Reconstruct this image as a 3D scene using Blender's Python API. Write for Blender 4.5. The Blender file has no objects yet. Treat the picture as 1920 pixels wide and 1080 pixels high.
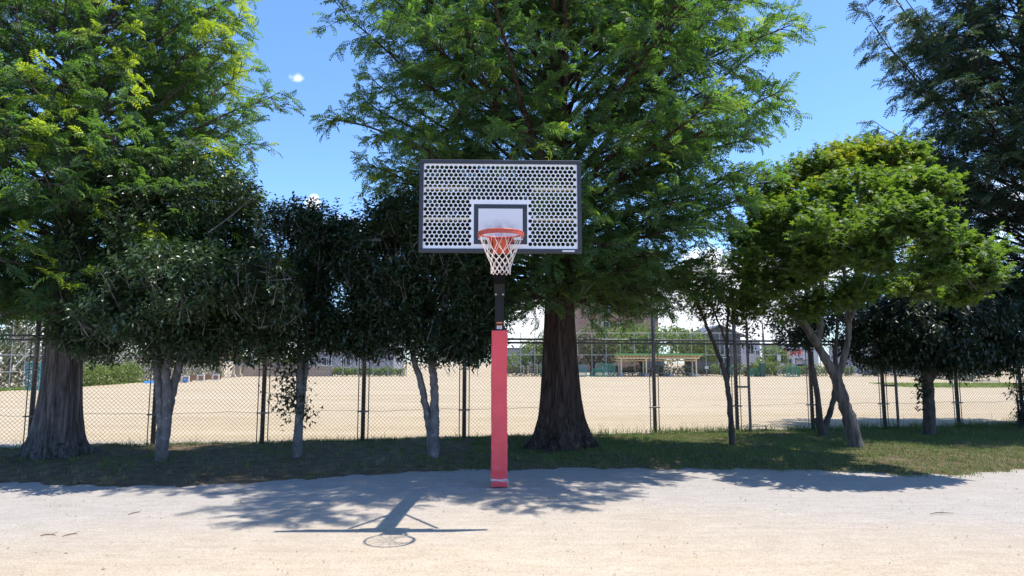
import bpy, bmesh, math, random
import numpy as np
from mathutils import Vector, Matrix, geometry

scene = bpy.context.scene
col = scene.collection
R = math.radians
PI = math.pi

# ------------------------------------------------------------------ camera
CAM_H, FPX, PITCH = 1.703, 1250.0, 0.1115
cam_d = bpy.data.cameras.new("camera")
cam = bpy.data.objects.new("camera", cam_d)
col.objects.link(cam)
cam.location = (0, 0, CAM_H)
cam.rotation_euler = (PI / 2 + PITCH, 0, 0)
cam_d.sensor_width = 36.0
cam_d.lens = FPX / 1920 * 36.0
cam_d.clip_start = 0.05
cam_d.clip_end = 3000
scene.camera = cam


def ray(px, py):
    u, v = px - 960, py - 540
    return np.array([u, FPX * math.cos(PITCH) + v * math.sin(PITCH),
                     FPX * math.sin(PITCH) - v * math.cos(PITCH)])


def at(px, py, Y):
    d = ray(px, py)
    q = d * Y / d[1]
    return float(q[0]), float(Y), float(q[2] + CAM_H)


# ------------------------------------------------------------------ light
SUN = Vector((0.351, 0.065, 1.0)).normalized()
SUN_EL = math.asin(SUN.z)
SUN_AZ = math.atan2(SUN.x, SUN.y)
sun_d = bpy.data.lights.new("sun", 'SUN')
sun_d.energy = 4.4
sun_d.angle = R(0.53)
sun_d.color = (1.0, 0.95, 0.87)
sun = bpy.data.objects.new("sun", sun_d)
col.objects.link(sun)
sun.rotation_euler = SUN.to_track_quat('Z', 'Y').to_euler()
sun.location = SUN * 60

world = bpy.data.worlds.new("World")
scene.world = world
world.use_nodes = True
wt = world.node_tree
wt.nodes.clear()
wo = wt.nodes.new('ShaderNodeOutputWorld')
bg = wt.nodes.new('ShaderNodeBackground')
sky = wt.nodes.new('ShaderNodeTexSky')
sky.sky_type = 'NISHITA'
sky.sun_disc = False
sky.sun_elevation = SUN_EL
sky.sun_rotation = SUN_AZ
sky.altitude = 20
sky.air_density = 1.0
sky.dust_density = 0.25
sky.ozone_density = 3.5
bg.inputs[1].default_value = 0.15
# clouds: a few soft white cumulus heads, placed by direction in the sky
tc = wt.nodes.new('ShaderNodeTexCoord')
nz = wt.nodes.new('ShaderNodeTexNoise')
nz.inputs['Scale'].default_value = 34.0
nz.inputs['Detail'].default_value = 9.0
nz.inputs['Roughness'].default_value = .68
wt.links.new(tc.outputs['Generated'], nz.inputs['Vector'])


def wmath(op, a, b=None, c=None, clamp=False):
    n = wt.nodes.new('ShaderNodeMath')
    n.operation = op
    n.use_clamp = clamp
    for i, v in enumerate((a, b, c)):
        if v is None:
            continue
        if isinstance(v, (int, float)):
            n.inputs[i].default_value = v
        else:
            wt.links.new(v, n.inputs[i])
    return n.outputs[0]


cloud = None
CLOUDS = [  # px, py, angular half width, half height (rad), strength
    (556, 146, 0.016, 0.009, 0.8), (588, 384, 0.014, 0.018, 1.3),
    (1190, 262, 0.045, 0.03, .9), (1010, 600, 0.11, 0.085, 1.5),
    (1360, 590, 0.17, 0.085, 1.6), (640, 440, 0.10, 0.035, 1.0),
    (1490, 520, 0.13, 0.05, 1.1), (1040, 480, 0.07, 0.05, 1.1), (170, 110, 0.02, 0.015, 0.8),
    (300, 640, 0.3, 0.05, 1.2), (1820, 420, 0.2, 0.09, 0.8),
    (1340, 520, 0.09, 0.06, 1.3)]
for (px, py, aw, ah, st) in CLOUDS:
    d = Vector(ray(px, py)).normalized()
    rx = Vector((d.y, -d.x, 0)).normalized()
    uz = rx.cross(d)
    dots = []
    for vec, k in ((rx, 1 / aw), (uz, 1 / ah)):
        vm = wt.nodes.new('ShaderNodeVectorMath')
        vm.operation = 'DOT_PRODUCT'
        wt.links.new(tc.outputs['Generated'], vm.inputs[0])
        vm.inputs[1].default_value = vec * k
        dots.append(wmath('POWER', wmath('ABSOLUTE', vm.outputs['Value']), 2.0))
    fwd = wt.nodes.new('ShaderNodeVectorMath')
    fwd.operation = 'DOT_PRODUCT'
    wt.links.new(tc.outputs['Generated'], fwd.inputs[0])
    fwd.inputs[1].default_value = d
    front = wmath('GREATER_THAN', fwd.outputs['Value'], 0.2)
    e = wmath('SUBTRACT', 1.0, wmath('ADD', dots[0], dots[1]))
    e = wmath('MULTIPLY', wmath('MAXIMUM', e, 0.0), front)
    e = wmath('MULTIPLY', e, st)
    cloud = e if cloud is None else wmath('MAXIMUM', cloud, e)
nn = wmath('MULTIPLY_ADD', nz.outputs['Fac'], 2.4, -1.2 - .42)
cl = wmath('MULTIPLY', wmath('ADD', cloud, nn), 1.5, clamp=True)
cl = wmath('MULTIPLY', cl, wmath('MULTIPLY', cloud, 4.0, clamp=True))
mixw = wt.nodes.new('ShaderNodeMixRGB')
mixw.inputs[2].default_value = (6.4, 6.6, 7.1, 1)
wt.links.new(cl, mixw.inputs[0])
tint = wt.nodes.new('ShaderNodeMixRGB')
tint.blend_type = 'MULTIPLY'
tint.inputs[0].default_value = 1.0
tint.inputs[2].default_value = (.78, .97, 1.22, 1)
wt.links.new(sky.outputs[0], tint.inputs[1])
wt.links.new(tint.outputs[0], mixw.inputs[1])
wt.links.new(mixw.outputs[0], bg.inputs[0])
wt.links.new(bg.outputs[0], wo.inputs[0])

scene.view_settings.view_transform = 'Standard'
scene.view_settings.look = 'None'
scene.view_settings.exposure = 0.66
scene.view_settings.gamma = 1.0
scene.render.engine = 'CYCLES'
scene.cycles.max_bounces = 6
scene.cycles.diffuse_bounces = 3
scene.cycles.glossy_bounces = 2
scene.cycles.transmission_bounces = 4
scene.cycles.transparent_max_bounces = 4


# ------------------------------------------------------------------ helpers
def tag(o, label=None, cat=None, group=None, kind=None):
    if label:
        o["label"] = label
    if cat:
        o["category"] = cat
    if group:
        o["group"] = group
    if kind:
        o["kind"] = kind
    return o


ORG = {}


def empty(name, loc=(0, 0, 0), rz=0.0, label=None, cat=None, group=None):
    o = bpy.data.objects.new(name, None)
    o.empty_display_size = 0.2
    o.location = loc
    o.rotation_euler = (0, 0, rz)
    col.objects.link(o)
    ORG[o.name] = np.array(loc, float) if rz == 0 else np.zeros(3)
    tag(o, label, cat, group)
    return o


def link_mesh(name, me, mat, parent=None, smooth=False):
    me.materials.append(mat)
    if smooth:
        me.polygons.foreach_set('use_smooth', np.ones(len(me.polygons), bool))
    o = bpy.data.objects.new(name, me)
    col.objects.link(o)
    if parent is not None:
        o.parent = parent
        org = ORG.get(parent.name, np.zeros(3))
        ORG[o.name] = org
        if np.any(org != 0):
            me.transform(Matrix.Translation(-Vector(org)))
    else:
        ORG[o.name] = np.zeros(3)
    me.update()
    return o


class MB:
    def __init__(self):
        self.v, self.f = [], []

    def add(self, verts, faces):
        n = len(self.v)
        self.v.extend(verts)
        self.f.extend([tuple(i + n for i in f) for f in faces])
        return self

    def box(self, c, s, rz=0.0, tilt=None, taper=1.0, bev=0.0):
        x, y, z = s[0] / 2, s[1] / 2, s[2] / 2
        b = min(bev, x * .9, y * .9, z * .9)
        if b <= 0:
            t = taper
            p = [(-x, -y, -z), (x, -y, -z), (x, y, -z), (-x, y, -z),
                 (-x * t, -y * t, z), (x * t, -y * t, z), (x * t, y * t, z), (-x * t, y * t, z)]
            f = [(0, 3, 2, 1), (4, 5, 6, 7), (0, 1, 5, 4), (1, 2, 6, 5), (2, 3, 7, 6), (3, 0, 4, 7)]
        else:
            p, f = [], []
            for (zz, xi) in ((-z, b), (-z + b, 0), (z - b, 0), (z, b)):
                xx, yy = x - xi, y - xi
                p += [(-xx, -yy, zz), (xx, -yy, zz), (xx, yy, zz), (-xx, yy, zz)]
            f = [(0, 3, 2, 1), (12, 13, 14, 15)]
            for k in range(3):
                for i in range(4):
                    j = (i + 1) % 4
                    f.append((4 * k + i, 4 * k + j, 4 * k + 4 + j, 4 * k + 4 + i))
        M = Matrix.Rotation(rz, 3, 'Z')
        if tilt is not None:
            M = M @ tilt
        self.add([tuple(M @ Vector(q) + Vector(c)) for q in p], f)
        return self

    def beam(self, a, b, w, h):
        a, b = Vector(a), Vector(b)
        d = (b - a)
        L = d.length
        d.normalize()
        up = Vector((0, 0, 1)) if abs(d.z) < .95 else Vector((0, 1, 0))
        s = d.cross(up).normalized()
        u = s.cross(d)
        p = []
        for q in (a, b):
            for (i, j) in ((-1, -1), (1, -1), (1, 1), (-1, 1)):
                p.append(tuple(q + s * i * w / 2 + u * j * h / 2))
        self.add(p, [(0, 3, 2, 1), (4, 5, 6, 7), (0, 1, 5, 4), (1, 2, 6, 5), (2, 3, 7, 6), (3, 0, 4, 7)])
        return self

    def tube(self, pts, radii, n=6, cap=True, closed=False):
        pts = [Vector(p) for p in pts]
        m = len(pts)
        if not hasattr(radii, '__len__'):
            radii = [radii] * m
        prev = None
        vs = []
        for i, p in enumerate(pts):
            if closed:
                d = pts[(i + 1) % m] - pts[i - 1]
            else:
                d = pts[min(i + 1, m - 1)] - pts[max(i - 1, 0)]
            if d.length < 1e-9:
                d = Vector((0, 0, 1))
            d.normalize()
            if prev is None:
                a = Vector((1, 0, 0)) if abs(d.x) < .8 else Vector((0, 1, 0))
                s = (a - d * a.dot(d)).normalized()
            else:
                s = (prev - d * prev.dot(d))
                s = s.normalized() if s.length > 1e-6 else d.orthogonal().normalized()
            prev = s
            u = d.cross(s)
            for k in range(n):
                t = 2 * PI * k / n
                vs.append(tuple(p + (s * math.cos(t) + u * math.sin(t)) * radii[i]))
        fs = []
        for i in range(m if closed else m - 1):
            j = (i + 1) % m
            for k in range(n):
                l = (k + 1) % n
                fs.append((i * n + k, i * n + l, j * n + l, j * n + k))
        if cap and not closed:
            fs.append(tuple(range(n - 1, -1, -1)))
            fs.append(tuple((m - 1) * n + k for k in range(n)))
        self.add(vs, fs)
        return self

    def build(self, name, mat, parent=None, smooth=False):
        me = bpy.data.meshes.new(name)
        me.from_pydata(self.v, [], self.f)
        return link_mesh(name, me, mat, parent, smooth)


def np_mesh(name, verts, faces, tint=None, smooth=False):
    """faces: (M,k) int array; tint: per-face float"""
    me = bpy.data.meshes.new(name)
    nv, (nf, k) = len(verts), faces.shape
    me.vertices.add(nv)
    me.vertices.foreach_set('co', np.ascontiguousarray(verts, np.float32).ravel())
    me.loops.add(nf * k)
    me.loops.foreach_set('vertex_index', np.ascontiguousarray(faces, np.int32).ravel())
    me.polygons.add(nf)
    me.polygons.foreach_set('loop_start', np.arange(0, nf * k, k, dtype=np.int32))
    if tint is not None:
        a = me.attributes.new('tint', 'FLOAT', 'FACE')
        a.data.foreach_set('value', np.ascontiguousarray(tint, np.float32))
    me.update(calc_edges=True)
    return me


# ------------------------------------------------------------------ materials
class NT:
    def __init__(self, name):
        self.m = bpy.data.materials.new(name)
        self.m.use_nodes = True
        self.t = self.m.node_tree
        self.b = self.t.nodes['Principled BSDF']
        self.out = self.t.nodes['Material Output']

    def n(self, typ, **kw):
        nd = self.t.nodes.new('ShaderNode' + typ)
        for k, v in kw.items():
            if k in nd.inputs.keys():
                nd.inputs[k].default_value = v
            else:
                setattr(nd, k, v)
        return nd

    def l(self, a, b):
        self.t.links.new(a, b)

    def coords(self, scale=(1, 1, 1)):
        tcn = self.n('TexCoord')
        mp = self.n('Mapping')
        mp.inputs['Scale'].default_value = scale
        self.l(tcn.outputs['Object'], mp.inputs['Vector'])
        return mp.outputs[0]

    def noise(self, vec, scale, detail=4, rough=.55):
        nd = self.n('TexNoise')
        nd.inputs['Scale'].default_value = scale
        nd.inputs['Detail'].default_value = detail
        nd.inputs['Roughness'].default_value = rough
        self.l(vec, nd.inputs['Vector'])
        return nd.outputs['Fac']

    def ramp(self, fac, stops):
        r = self.n('ValToRGB')
        e = r.color_ramp.elements
        while len(e) < len(stops):
            e.new(.5)
        for i, (p, c) in enumerate(stops):
            e[i].position = p
            e[i].color = (*c, 1) if len(c) == 3 else c
        self.l(fac, r.inputs[0])
        return r.outputs[0]

    def mix(self, fac, a, b, blend='MIX'):
        m = self.n('MixRGB', blend_type=blend)
        for i, v in enumerate((fac, a, b)):
            if isinstance(v, (int, float)):
                m.inputs[i].default_value = v
            elif isinstance(v, tuple):
                m.inputs[i].default_value = (*v, 1)
            else:
                self.l(v, m.inputs[i])
        return m.outputs[0]

    def bump(self, h, strength=.4, dist=.02):
        b = self.n('Bump')
        b.inputs['Strength'].default_value = strength
        b.inputs['Distance'].default_value = dist
        self.l(h, b.inputs['Height'])
        self.l(b.outputs[0], self.b.inputs['Normal'])


def paint(name, c, rough=.5, metal=0.0, var=.12, scale=9.0, spec=.5, bump=0.0):
    t = NT(name)
    v = t.coords()
    nz_ = t.noise(v, scale, 5, .6)
    lo = tuple(x * (1 - var) for x in c)
    hi = tuple(min(1, x * (1 + var)) for x in c)
    t.l(t.ramp(nz_, [(.3, lo), (.7, hi)]), t.b.inputs['Base Color'])
    t.b.inputs['Roughness'].default_value = rough
    t.b.inputs['Metallic'].default_value = metal
    t.b.inputs['Specular IOR Level'].default_value = spec
    if bump:
        t.bump(t.noise(v, scale * 6, 4), bump, .01)
    return t.m


def leaf_mat(name, a, b, trans, young=None, rough=.5, spec=.35, tw=.4):
    """two leaf greens mixed by the per-leaf tint, plus light coming through the leaf"""
    t = NT(name)
    at_ = t.n('Attribute', attribute_name='tint')
    stops = [(0.0, a), (.75, b)]
    tst = [(0.0, tuple(x * .75 for x in trans)), (.75, trans)]
    if young:
        stops.append((1.0, young[0]))
        tst.append((1.0, young[1]))
    t.l(t.ramp(at_.outputs['Fac'], stops), t.b.inputs['Base Color'])
    t.b.inputs['Roughness'].default_value = rough
    t.b.inputs['Specular IOR Level'].default_value = spec
    tr = t.n('BsdfTranslucent')
    t.l(t.ramp(at_.outputs['Fac'], tst), tr.inputs['Color'])
    mx = t.n('MixShader')
    mx.inputs[0].default_value = tw
    t.l(t.b.outputs[0], mx.inputs[1])
    t.l(tr.outputs[0], mx.inputs[2])
    t.l(mx.outputs[0], t.out.inputs[0])
    return t.m


def bark_mat(name, dark, light, vs=6.0, zs=.5, bump=.6, patch=None, dist=.03):
    t = NT(name)
    v = t.coords((vs, vs, zs))
    a = t.noise(v, 3.0, 6, .65)
    c = t.ramp(a, [(.32, dark), (.62, light)])
    if dist > .06:
        st2 = t.noise(t.coords((5.0, 5.0, .35)), 2.2, 5, .6)
        c = t.mix(t.ramp(st2, [(.54, (0, 0, 0)), (.68, (.75, .75, .75))]), c, tuple(min(1, x * 1.9) for x in light))
    if patch:
        v2 = t.coords((1, 1, .8))
        p = t.noise(v2, 9.0, 5, .7)
        f = t.ramp(p, [(.55, (0, 0, 0)), (.66, (1, 1, 1))])
        c = t.mix(f, c, patch)
    t.l(c, t.b.inputs['Base Color'])
    t.b.inputs['Roughness'].default_value = .9
    t.b.inputs['Specular IOR Level'].default_value = .2
    t.bump(a, bump, dist)
    return t.m


M = {}


def make_sand(name, court):
    t = NT(name)
    tcn = t.n('TexCoord')
    v = tcn.outputs['Object']
    big = t.noise(v, .25, 4, .6)
    mid = t.noise(v, 2.6, 8, .72)
    fine = t.noise(v, 75.0, 4, .75)
    c1 = t.ramp(big, [(.35, court[0]), (.65, court[1])])
    if len(court) > 2:
        # the court is swept paler and greyer towards the trees and at its right side
        sep = t.n('SeparateXYZ')
        t.l(v, sep.inputs[0])
        mr = t.n('MapRange')
        mr.inputs[1].default_value, mr.inputs[2].default_value = 6.3, 9.6
        wv = t.n('Math', operation='MULTIPLY_ADD')
        t.l(big, wv.inputs[0])
        wv.inputs[1].default_value = 3.0
        ab = t.n('Math', operation='ABSOLUTE')
        t.l(sep.outputs[0], ab.inputs[0])
        md = t.n('Math', operation='MULTIPLY_ADD')
        t.l(ab.outputs[0], md.inputs[0])
        md.inputs[1].default_value = .36
        t.l(sep.outputs[1], md.inputs[2])
        ad = t.n('Math', operation='ADD')
        t.l(md.outputs[0], ad.inputs[0])
        wv.inputs[2].default_value = -1.5
        t.l(wv.outputs[0], ad.inputs[1])
        t.l(ad.outputs[0], mr.inputs[0])
        far = t.n('MapRange')
        far.inputs[1].default_value, far.inputs[2].default_value = 13.5, 15.5
        t.l(sep.outputs[1], far.inputs[0])
        c1 = t.mix(mr.outputs[0], c1, court[2])
        c1 = t.mix(far.outputs[0], c1, t.ramp(t.noise(t.coords((.25, 1.6, 1)), .35, 5, .65), [(.35, court[3]), (.65, court[4])]))
    c2 = t.mix(t.ramp(mid, [(.3, (.25,) * 3), (.7, (.75,) * 3)]), t.mix(.7, c1, (.72, .68, .63), 'MULTIPLY'), c1)
    streak = t.noise(t.coords((1.1, 5.5, 1)), 1.6, 6, .7)
    c2 = t.mix(.55, c2, t.ramp(streak, [(.34, (.80, .78, .75)), (.6, (1.04, 1.03, 1.02))]), 'MULTIPLY')
    vo = t.n('TexVoronoi')
    vo.inputs['Scale'].default_value = 85.0
    t.l(v, vo.inputs['Vector'])
    grain = t.ramp(vo.outputs['Color'], [(.1, (.62, .6, .58)), (.5, (1, 1, 1)), (.9, (1.0, 1.0, 1.0))])
    c3 = t.mix(.55, c2, grain, 'MULTIPLY')
    c3 = t.mix(.8, c3, t.ramp(fine, [(.32, (.62, .6, .57)), (.56, (1, 1, 1))]), 'MULTIPLY')
    t.l(c3, t.b.inputs['Base Color'])
    t.b.inputs['Roughness'].default_value = .95
    t.b.inputs['Specular IOR Level'].default_value = .15
    hh = t.mix(.5, fine, mid)
    t.bump(hh, .55, .02)
    return t.m


M['sand'] = make_sand('sand', [(.56, .465, .345), (.61, .525, .41), (.47, .44, .41), (.52, .42, .275), (.61, .515, .365)])
M['soil'] = (lambda t: (t.l(t.ramp(t.noise(t.coords(), 5, 6, .7), [(.3, (.075, .055, .034)), (.55, (.15, .112, .07)), (.75, (.25, .195, .125))]), t.b.inputs['Base Color']),
                        t.b.inputs['Roughness'].__setattr__('default_value', 1.0),
                        t.b.inputs['Specular IOR Level'].__setattr__('default_value', .1),
                        t.bump(t.noise(t.coords(), 30, 5, .7), .8, .03), t.m)[-1])(NT('soil'))
M['grass'] = leaf_mat('grass', (.065, .085, .030), (.165, .235, .055), (.17, .29, .035), ((.30, .25, .15), (.2, .17, .08)), .6, .3, .3)
M['farground'] = paint('farground', (.23, .22, .2), .95, 0, .2, .4, .1)
M['redwood_leaf'] = leaf_mat('redwood_leaf', (.048, .088, .054), (.090, .17, .060), (.19, .38, .04),
                             ((.24, .36, .045), (.50, .66, .04)), .5, .45, .46)
M['redwood_leaf_shade'] = leaf_mat('redwood_leaf_shade', (.03, .055, .04), (.05, .09, .05), (.08, .15, .04),
                                  ((.07, .12, .035), (.13, .22, .03)), .5, .35, .3)  # darker, bluer copy of the redwood leaf: shade painted into the colour
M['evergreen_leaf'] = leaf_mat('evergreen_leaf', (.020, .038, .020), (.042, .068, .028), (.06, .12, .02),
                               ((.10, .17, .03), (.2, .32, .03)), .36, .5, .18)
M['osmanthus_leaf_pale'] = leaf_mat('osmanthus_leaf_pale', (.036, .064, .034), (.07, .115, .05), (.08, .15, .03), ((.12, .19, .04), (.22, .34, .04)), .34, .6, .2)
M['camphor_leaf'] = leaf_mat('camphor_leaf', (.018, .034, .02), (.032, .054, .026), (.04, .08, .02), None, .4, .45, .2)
M['maple_leaf'] = leaf_mat('maple_leaf', (.042, .078, .032), (.10, .165, .038), (.25, .42, .03),
                           ((.27, .29, .045), (.50, .54, .035)), .5, .3, .42)
M['small_leaf'] = leaf_mat('small_leaf', (.025, .045, .015), (.055, .085, .02), (.12, .18, .02),
                           ((.16, .10, .03), (.3, .15, .03)), .5, .35, .35)
M['far_leaf'] = leaf_mat('far_leaf', (.10, .15, .05), (.20, .26, .07), (.26, .38, .06), ((.34, .38, .10), (.42, .52, .07)), .6, .3, .35)
M['far_leaf_dull'] = leaf_mat('far_leaf_dull', (.12, .13, .08), (.23, .24, .13), (.22, .25, .1), ((.25, .25, .15), (.3, .3, .12)), .7, .2, .3)
M['dark_hedge'] = leaf_mat('dark_hedge', (.02, .035, .02), (.045, .07, .03), (.05, .09, .02), None, .5, .3, .25)
M['redwood_bark'] = bark_mat('redwood_bark', (.012, .008, .007), (.105, .070, .056), 9.0, .6, 1.0, None, .08)
M['redwood_bark_grey'] = bark_mat('redwood_bark_grey', (.028, .023, .024), (.19, .165, .155), 8.0, .6, 1.0, None, .08)
M['grey_bark'] = bark_mat('grey_bark', (.085, .08, .078), (.20, .185, .18), 2.5, 1.6, .5, (.30, .285, .275), .012)
M['maple_bark'] = bark_mat('maple_bark', (.035, .03, .028), (.15, .135, .12), 5.0, .7, .6, None, .02)
M['dark_bark'] = bark_mat('dark_bark', (.035, .03, .028), (.10, .085, .075), 4.0, .8, .5, None, .02)
M['galv'] = paint('galv', (.20, .20, .21), .45, .45, .25, 14, .5)
M['galv_light'] = paint('galv_light', (.38, .38, .38), .5, .25, .15, 6, .5)
M['wire'] = paint('wire', (.27, .22, .18), .5, .4, .2, 20)
M['post_dark'] = paint('post_dark', (.125, .12, .125), .4, .5, .3, 10)
M['post_brown'] = paint('post_brown', (.07, .058, .055), .7, .1, .3, 12)
M['black_steel'] = paint('black_steel', (.008, .0085, .011), .45, 0, .3, 10, .3)
M['frame_black'] = paint('frame_black', (.03, .032, .042), .45, 0, .2, 6)
M['bolt'] = paint('bolt', (.55, .55, .55), .3, .8)
M['rim_red'] = paint('rim_red', (.50, .075, .04), .45, 0, .25, 22)
M['net'] = paint('net', (.78, .66, .58), .8, 0, .1, 30)
M['rope'] = paint('rope', (.72, .60, .58), .85, 0, .1, 60)
M['sticker'] = paint('sticker', (.75, .76, .78), .5, 0, .05)
M['sticker_orange'] = paint('sticker_orange', (.7, .2, .05), .5)
M['beige_paint'] = paint('beige_paint', (.74, .61, .40), .6, 0, .1, 4)
M['white_paint'] = paint('white_paint', (.75, .75, .73), .5, 0, .06, 4)
M['concrete'] = paint('concrete', (.40, .37, .34), .9, 0, .18, 4, .2, .2)
M['roof_green'] = paint('roof_green', (.16, .46, .14), .5, 0, .1, 2)
M['net_teal'] = paint('net_teal', (.03, .26, .21), .7, 0, .2, 3)
M['net_blue'] = paint('net_blue', (.02, .26, .32), .7, 0, .2, 3)
M['tarp_blue'] = paint('tarp_blue', (.04, .22, .55), .6, 0, .2, 3)
M['brown_wood'] = paint('brown_wood', (.22, .11, .06), .8, 0, .3, 6)
M['red_letter'] = paint('red_letter', (.72, .09, .05), .5)
M['wall_grey'] = paint('wall_grey', (.30, .31, .34), .85, 0, .1, .8)
M['wall_dark'] = paint('wall_dark', (.12, .12, .13), .8, 0, .15, .8)
M['wall_white'] = paint('wall_white', (.62, .62, .64), .8, 0, .07, .8)
M['wall_blue'] = paint('wall_blue', (.36, .39, .46), .8, 0, .08, .8)
M['roof_grey'] = paint('roof_grey', (.16, .17, .19), .6, 0, .15, 1.5)
M['dark_green'] = paint('dark_green', (.02, .09, .07), .6, 0, .2, 3)
M['asphalt'] = paint('asphalt', (.06, .06, .06), .9, 0, .2, 2)
M['rubber'] = paint('rubber', (.02, .02, .02), .8)
M['car_paint'] = paint('car_paint', (.6, .62, .66), .25, .1, .05)
M['litter'] = leaf_mat('litter', (.16, .11, .06), (.30, .22, .12), (.1, .08, .04), ((.4, .32, .22), (.1, .08, .05)), .8, .2, .15)
M['pebble'] = paint('pebble', (.24, .22, .21), .9, 0, .4, 3)


def glass_mat():
    t = NT('window_glass')
    t.b.inputs['Base Color'].default_value = (.05, .06, .075, 1)
    t.b.inputs['Roughness'].default_value = .08
    t.b.inputs['Specular IOR Level'].default_value = .7
    return t.m


M['glass'] = glass_mat()


def block_mat(name, c, mortar, sx, sz, bump=.3):
    t = NT(name)
    tcn = t.n('TexCoord')
    sep = t.n('SeparateXYZ')
    t.l(tcn.outputs['Object'], sep.inputs[0])
    ad = t.n('Math', operation='ADD')
    t.l(sep.outputs[0], ad.inputs[0])
    t.l(sep.outputs[1], ad.inputs[1])
    cb = t.n('CombineXYZ')
    t.l(ad.outputs[0], cb.inputs[0])
    t.l(sep.outputs[2], cb.inputs[1])
    br = t.n('TexBrick')
    br.inputs['Scale'].default_value = 1.0
    br.inputs['Brick Width'].default_value = sx
    br.inputs['Row Height'].default_value = sz
    br.inputs['Mortar Size'].default_value = min(sx, sz) * .05
    br.inputs['Color1'].default_value = (*[x * .88 for x in c], 1)
    br.inputs['Color2'].default_value = (*[x * 1.1 for x in c], 1)
    br.inputs['Mortar'].default_value = (*mortar, 1)
    t.l(cb.outputs[0], br.inputs['Vector'])
    t.l(br.outputs['Color'], t.b.inputs['Base Color'])
    t.b.inputs['Roughness'].default_value = .9
    return t.m


M['brick'] = block_mat('brick', (.38, .235, .17), (.34, .28, .24), .8, .25)
M['block_wall'] = block_mat('block_wall', (.44, .36, .29), (.30, .25, .2), .8, .4)


def board_mat():
    """white powder coat; ball scuffs on the shooting square are real grey rubber marks"""
    t = NT('board_white')
    v = t.coords()
    n1 = t.noise(v, 6, 5, .6)
    base = t.ramp(n1, [(.3, (.80, .80, .83)), (.7, (.86, .86, .89))])
    n2 = t.noise(t.coords((1, 1, 1)), 7.5, 7, .75)
    base = t.mix(t.ramp(n2, [(.60, (0, 0, 0)), (.74, (.6, .6, .6))]), base, (.45, .44, .46))
    t.l(base, t.b.inputs['Base Color'])
    t.b.inputs['Roughness'].default_value = .4
    return t.m


M['board_white'] = board_mat()


def scuff_mat():
    t = NT('scuffed_white')
    tcn = t.n('TexCoord')
    v = tcn.outputs['Object']
    sep = t.n('SeparateXYZ')
    t.l(v, sep.inputs[0])
    n1 = t.noise(t.coords((1, 1, 1)), 11, 6, .7)
    # smudge band centred low in the square (local z 3.12 .. 3.28)
    mz = t.n('MapRange')
    mz.inputs[1].default_value, mz.inputs[2].default_value = .12, 0.0
    d = t.n('Math', operation='SUBTRACT')
    t.l(sep.outputs[2], d.inputs[0])
    d.inputs[1].default_value = 3.175
    a = t.n('Math', operation='ABSOLUTE')
    t.l(d.outputs[0], a.inputs[0])
    t.l(a.outputs[0], mz.inputs[0])
    mxx = t.n('MapRange')
    mxx.inputs[1].default_value, mxx.inputs[2].default_value = .25, .05
    ax = t.n('Math', operation='ABSOLUTE')
    t.l(sep.outputs[0], ax.inputs[0])
    t.l(ax.outputs[0], mxx.inputs[0])
    mm = t.n('Math', operation='MULTIPLY')
    t.l(mz.outputs[0], mm.inputs[0])
    t.l(mxx.outputs[0], mm.inputs[1])
    m2 = t.n('Math', operation='MULTIPLY', use_clamp=True)
    t.l(mm.outputs[0], m2.inputs[0])
    t.l(t.ramp(n1, [(.35, (0, 0, 0)), (.6, (1, 1, 1))]), m2.inputs[1])
    t.l(t.mix(m2.outputs[0], (.72, .72, .75), (.30, .30, .33)), t.b.inputs['Base Color'])
    t.b.inputs['Roughness'].default_value = .45
    return t.m


M['scuffed_white'] = scuff_mat()


def pad_mat():
    t = NT('pad_vinyl')
    v = t.coords((1, 1, 1))
    n1 = t.noise(v, 4, 5, .6)
    t.l(t.ramp(n1, [(.3, (.76, .066, .082)), (.7, (.88, .085, .105))]), t.b.inputs['Base Color'])
    t.b.inputs['Roughness'].default_value = .42
    v2 = t.coords((2.0, 2.0, 9.0))
    t.bump(t.noise(v2, 2.2, 4, .6), .35, .02)
    return t.m


M['pad'] = pad_mat()

# ------------------------------------------------------------------ ground
rng = np.random.default_rng(7)


def grid_sheet(name, xs, ys, zf, mat, kind='structure'):
    X, Y = np.meshgrid(xs, ys)
    Z = zf(X, Y)
    v = np.stack([X.ravel(), Y.ravel(), Z.ravel()], 1)
    nx, ny = len(xs), len(ys)
    i = (np.arange(ny - 1)[:, None] * nx + np.arange(nx - 1)[None, :]).ravel()
    f = np.stack([i, i + 1, i + nx + 1, i + nx], 1)
    o = link_mesh(name, np_mesh(name, v, f), mat, None, True)
    tag(o, kind=kind)
    return o


xs = np.concatenate([np.linspace(-1500, -60, 12), np.linspace(-50, 50, 81), np.linspace(60, 1500, 12)])
ys = np.concatenate([np.linspace(-200, -6, 8), np.linspace(-4, 90, 151), np.linspace(100, 2500, 14)])
grid_sheet('ground', xs, ys, lambda X, Y: 0.012 * np.sin(X * .9 + .3 * Y) * np.sin(Y * .7) * (np.abs(Y) < 60), M['sand'])

FENCE = lambda x: 15.22 + 0.21 * x                      # the fence line
EDGE = np.array([(-30, 8.2), (-12, 9.2), (-7.25, 9.75), (-5.96, 9.5), (-4.49, 9.5), (-3.83, 9.7), (-2.17, 10.3), (-.51, 10.9), (0, 10.75),
                 (.79, 11.2), (2.51, 11.05), (4.16, 10.86), (5.32, 10.6), (6.0, 10.3), (6.8, 10.35), (7.4, 10.65), (8.22, 11.0), (14, 11.5), (40, 14)])


def edge_y(x):
    return np.interp(x, EDGE[:, 0], EDGE[:, 1]) + .07 * np.sin(x * 7.1) + .05 * np.sin(x * 15.7 + 1) + .04 * np.sin(x * 31 + 2)


def back_y(x):
    return FENCE(x) + .25 + .08 * np.sin(x * 5.3) + .06 * np.sin(x * 13.1 + .5)


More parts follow.
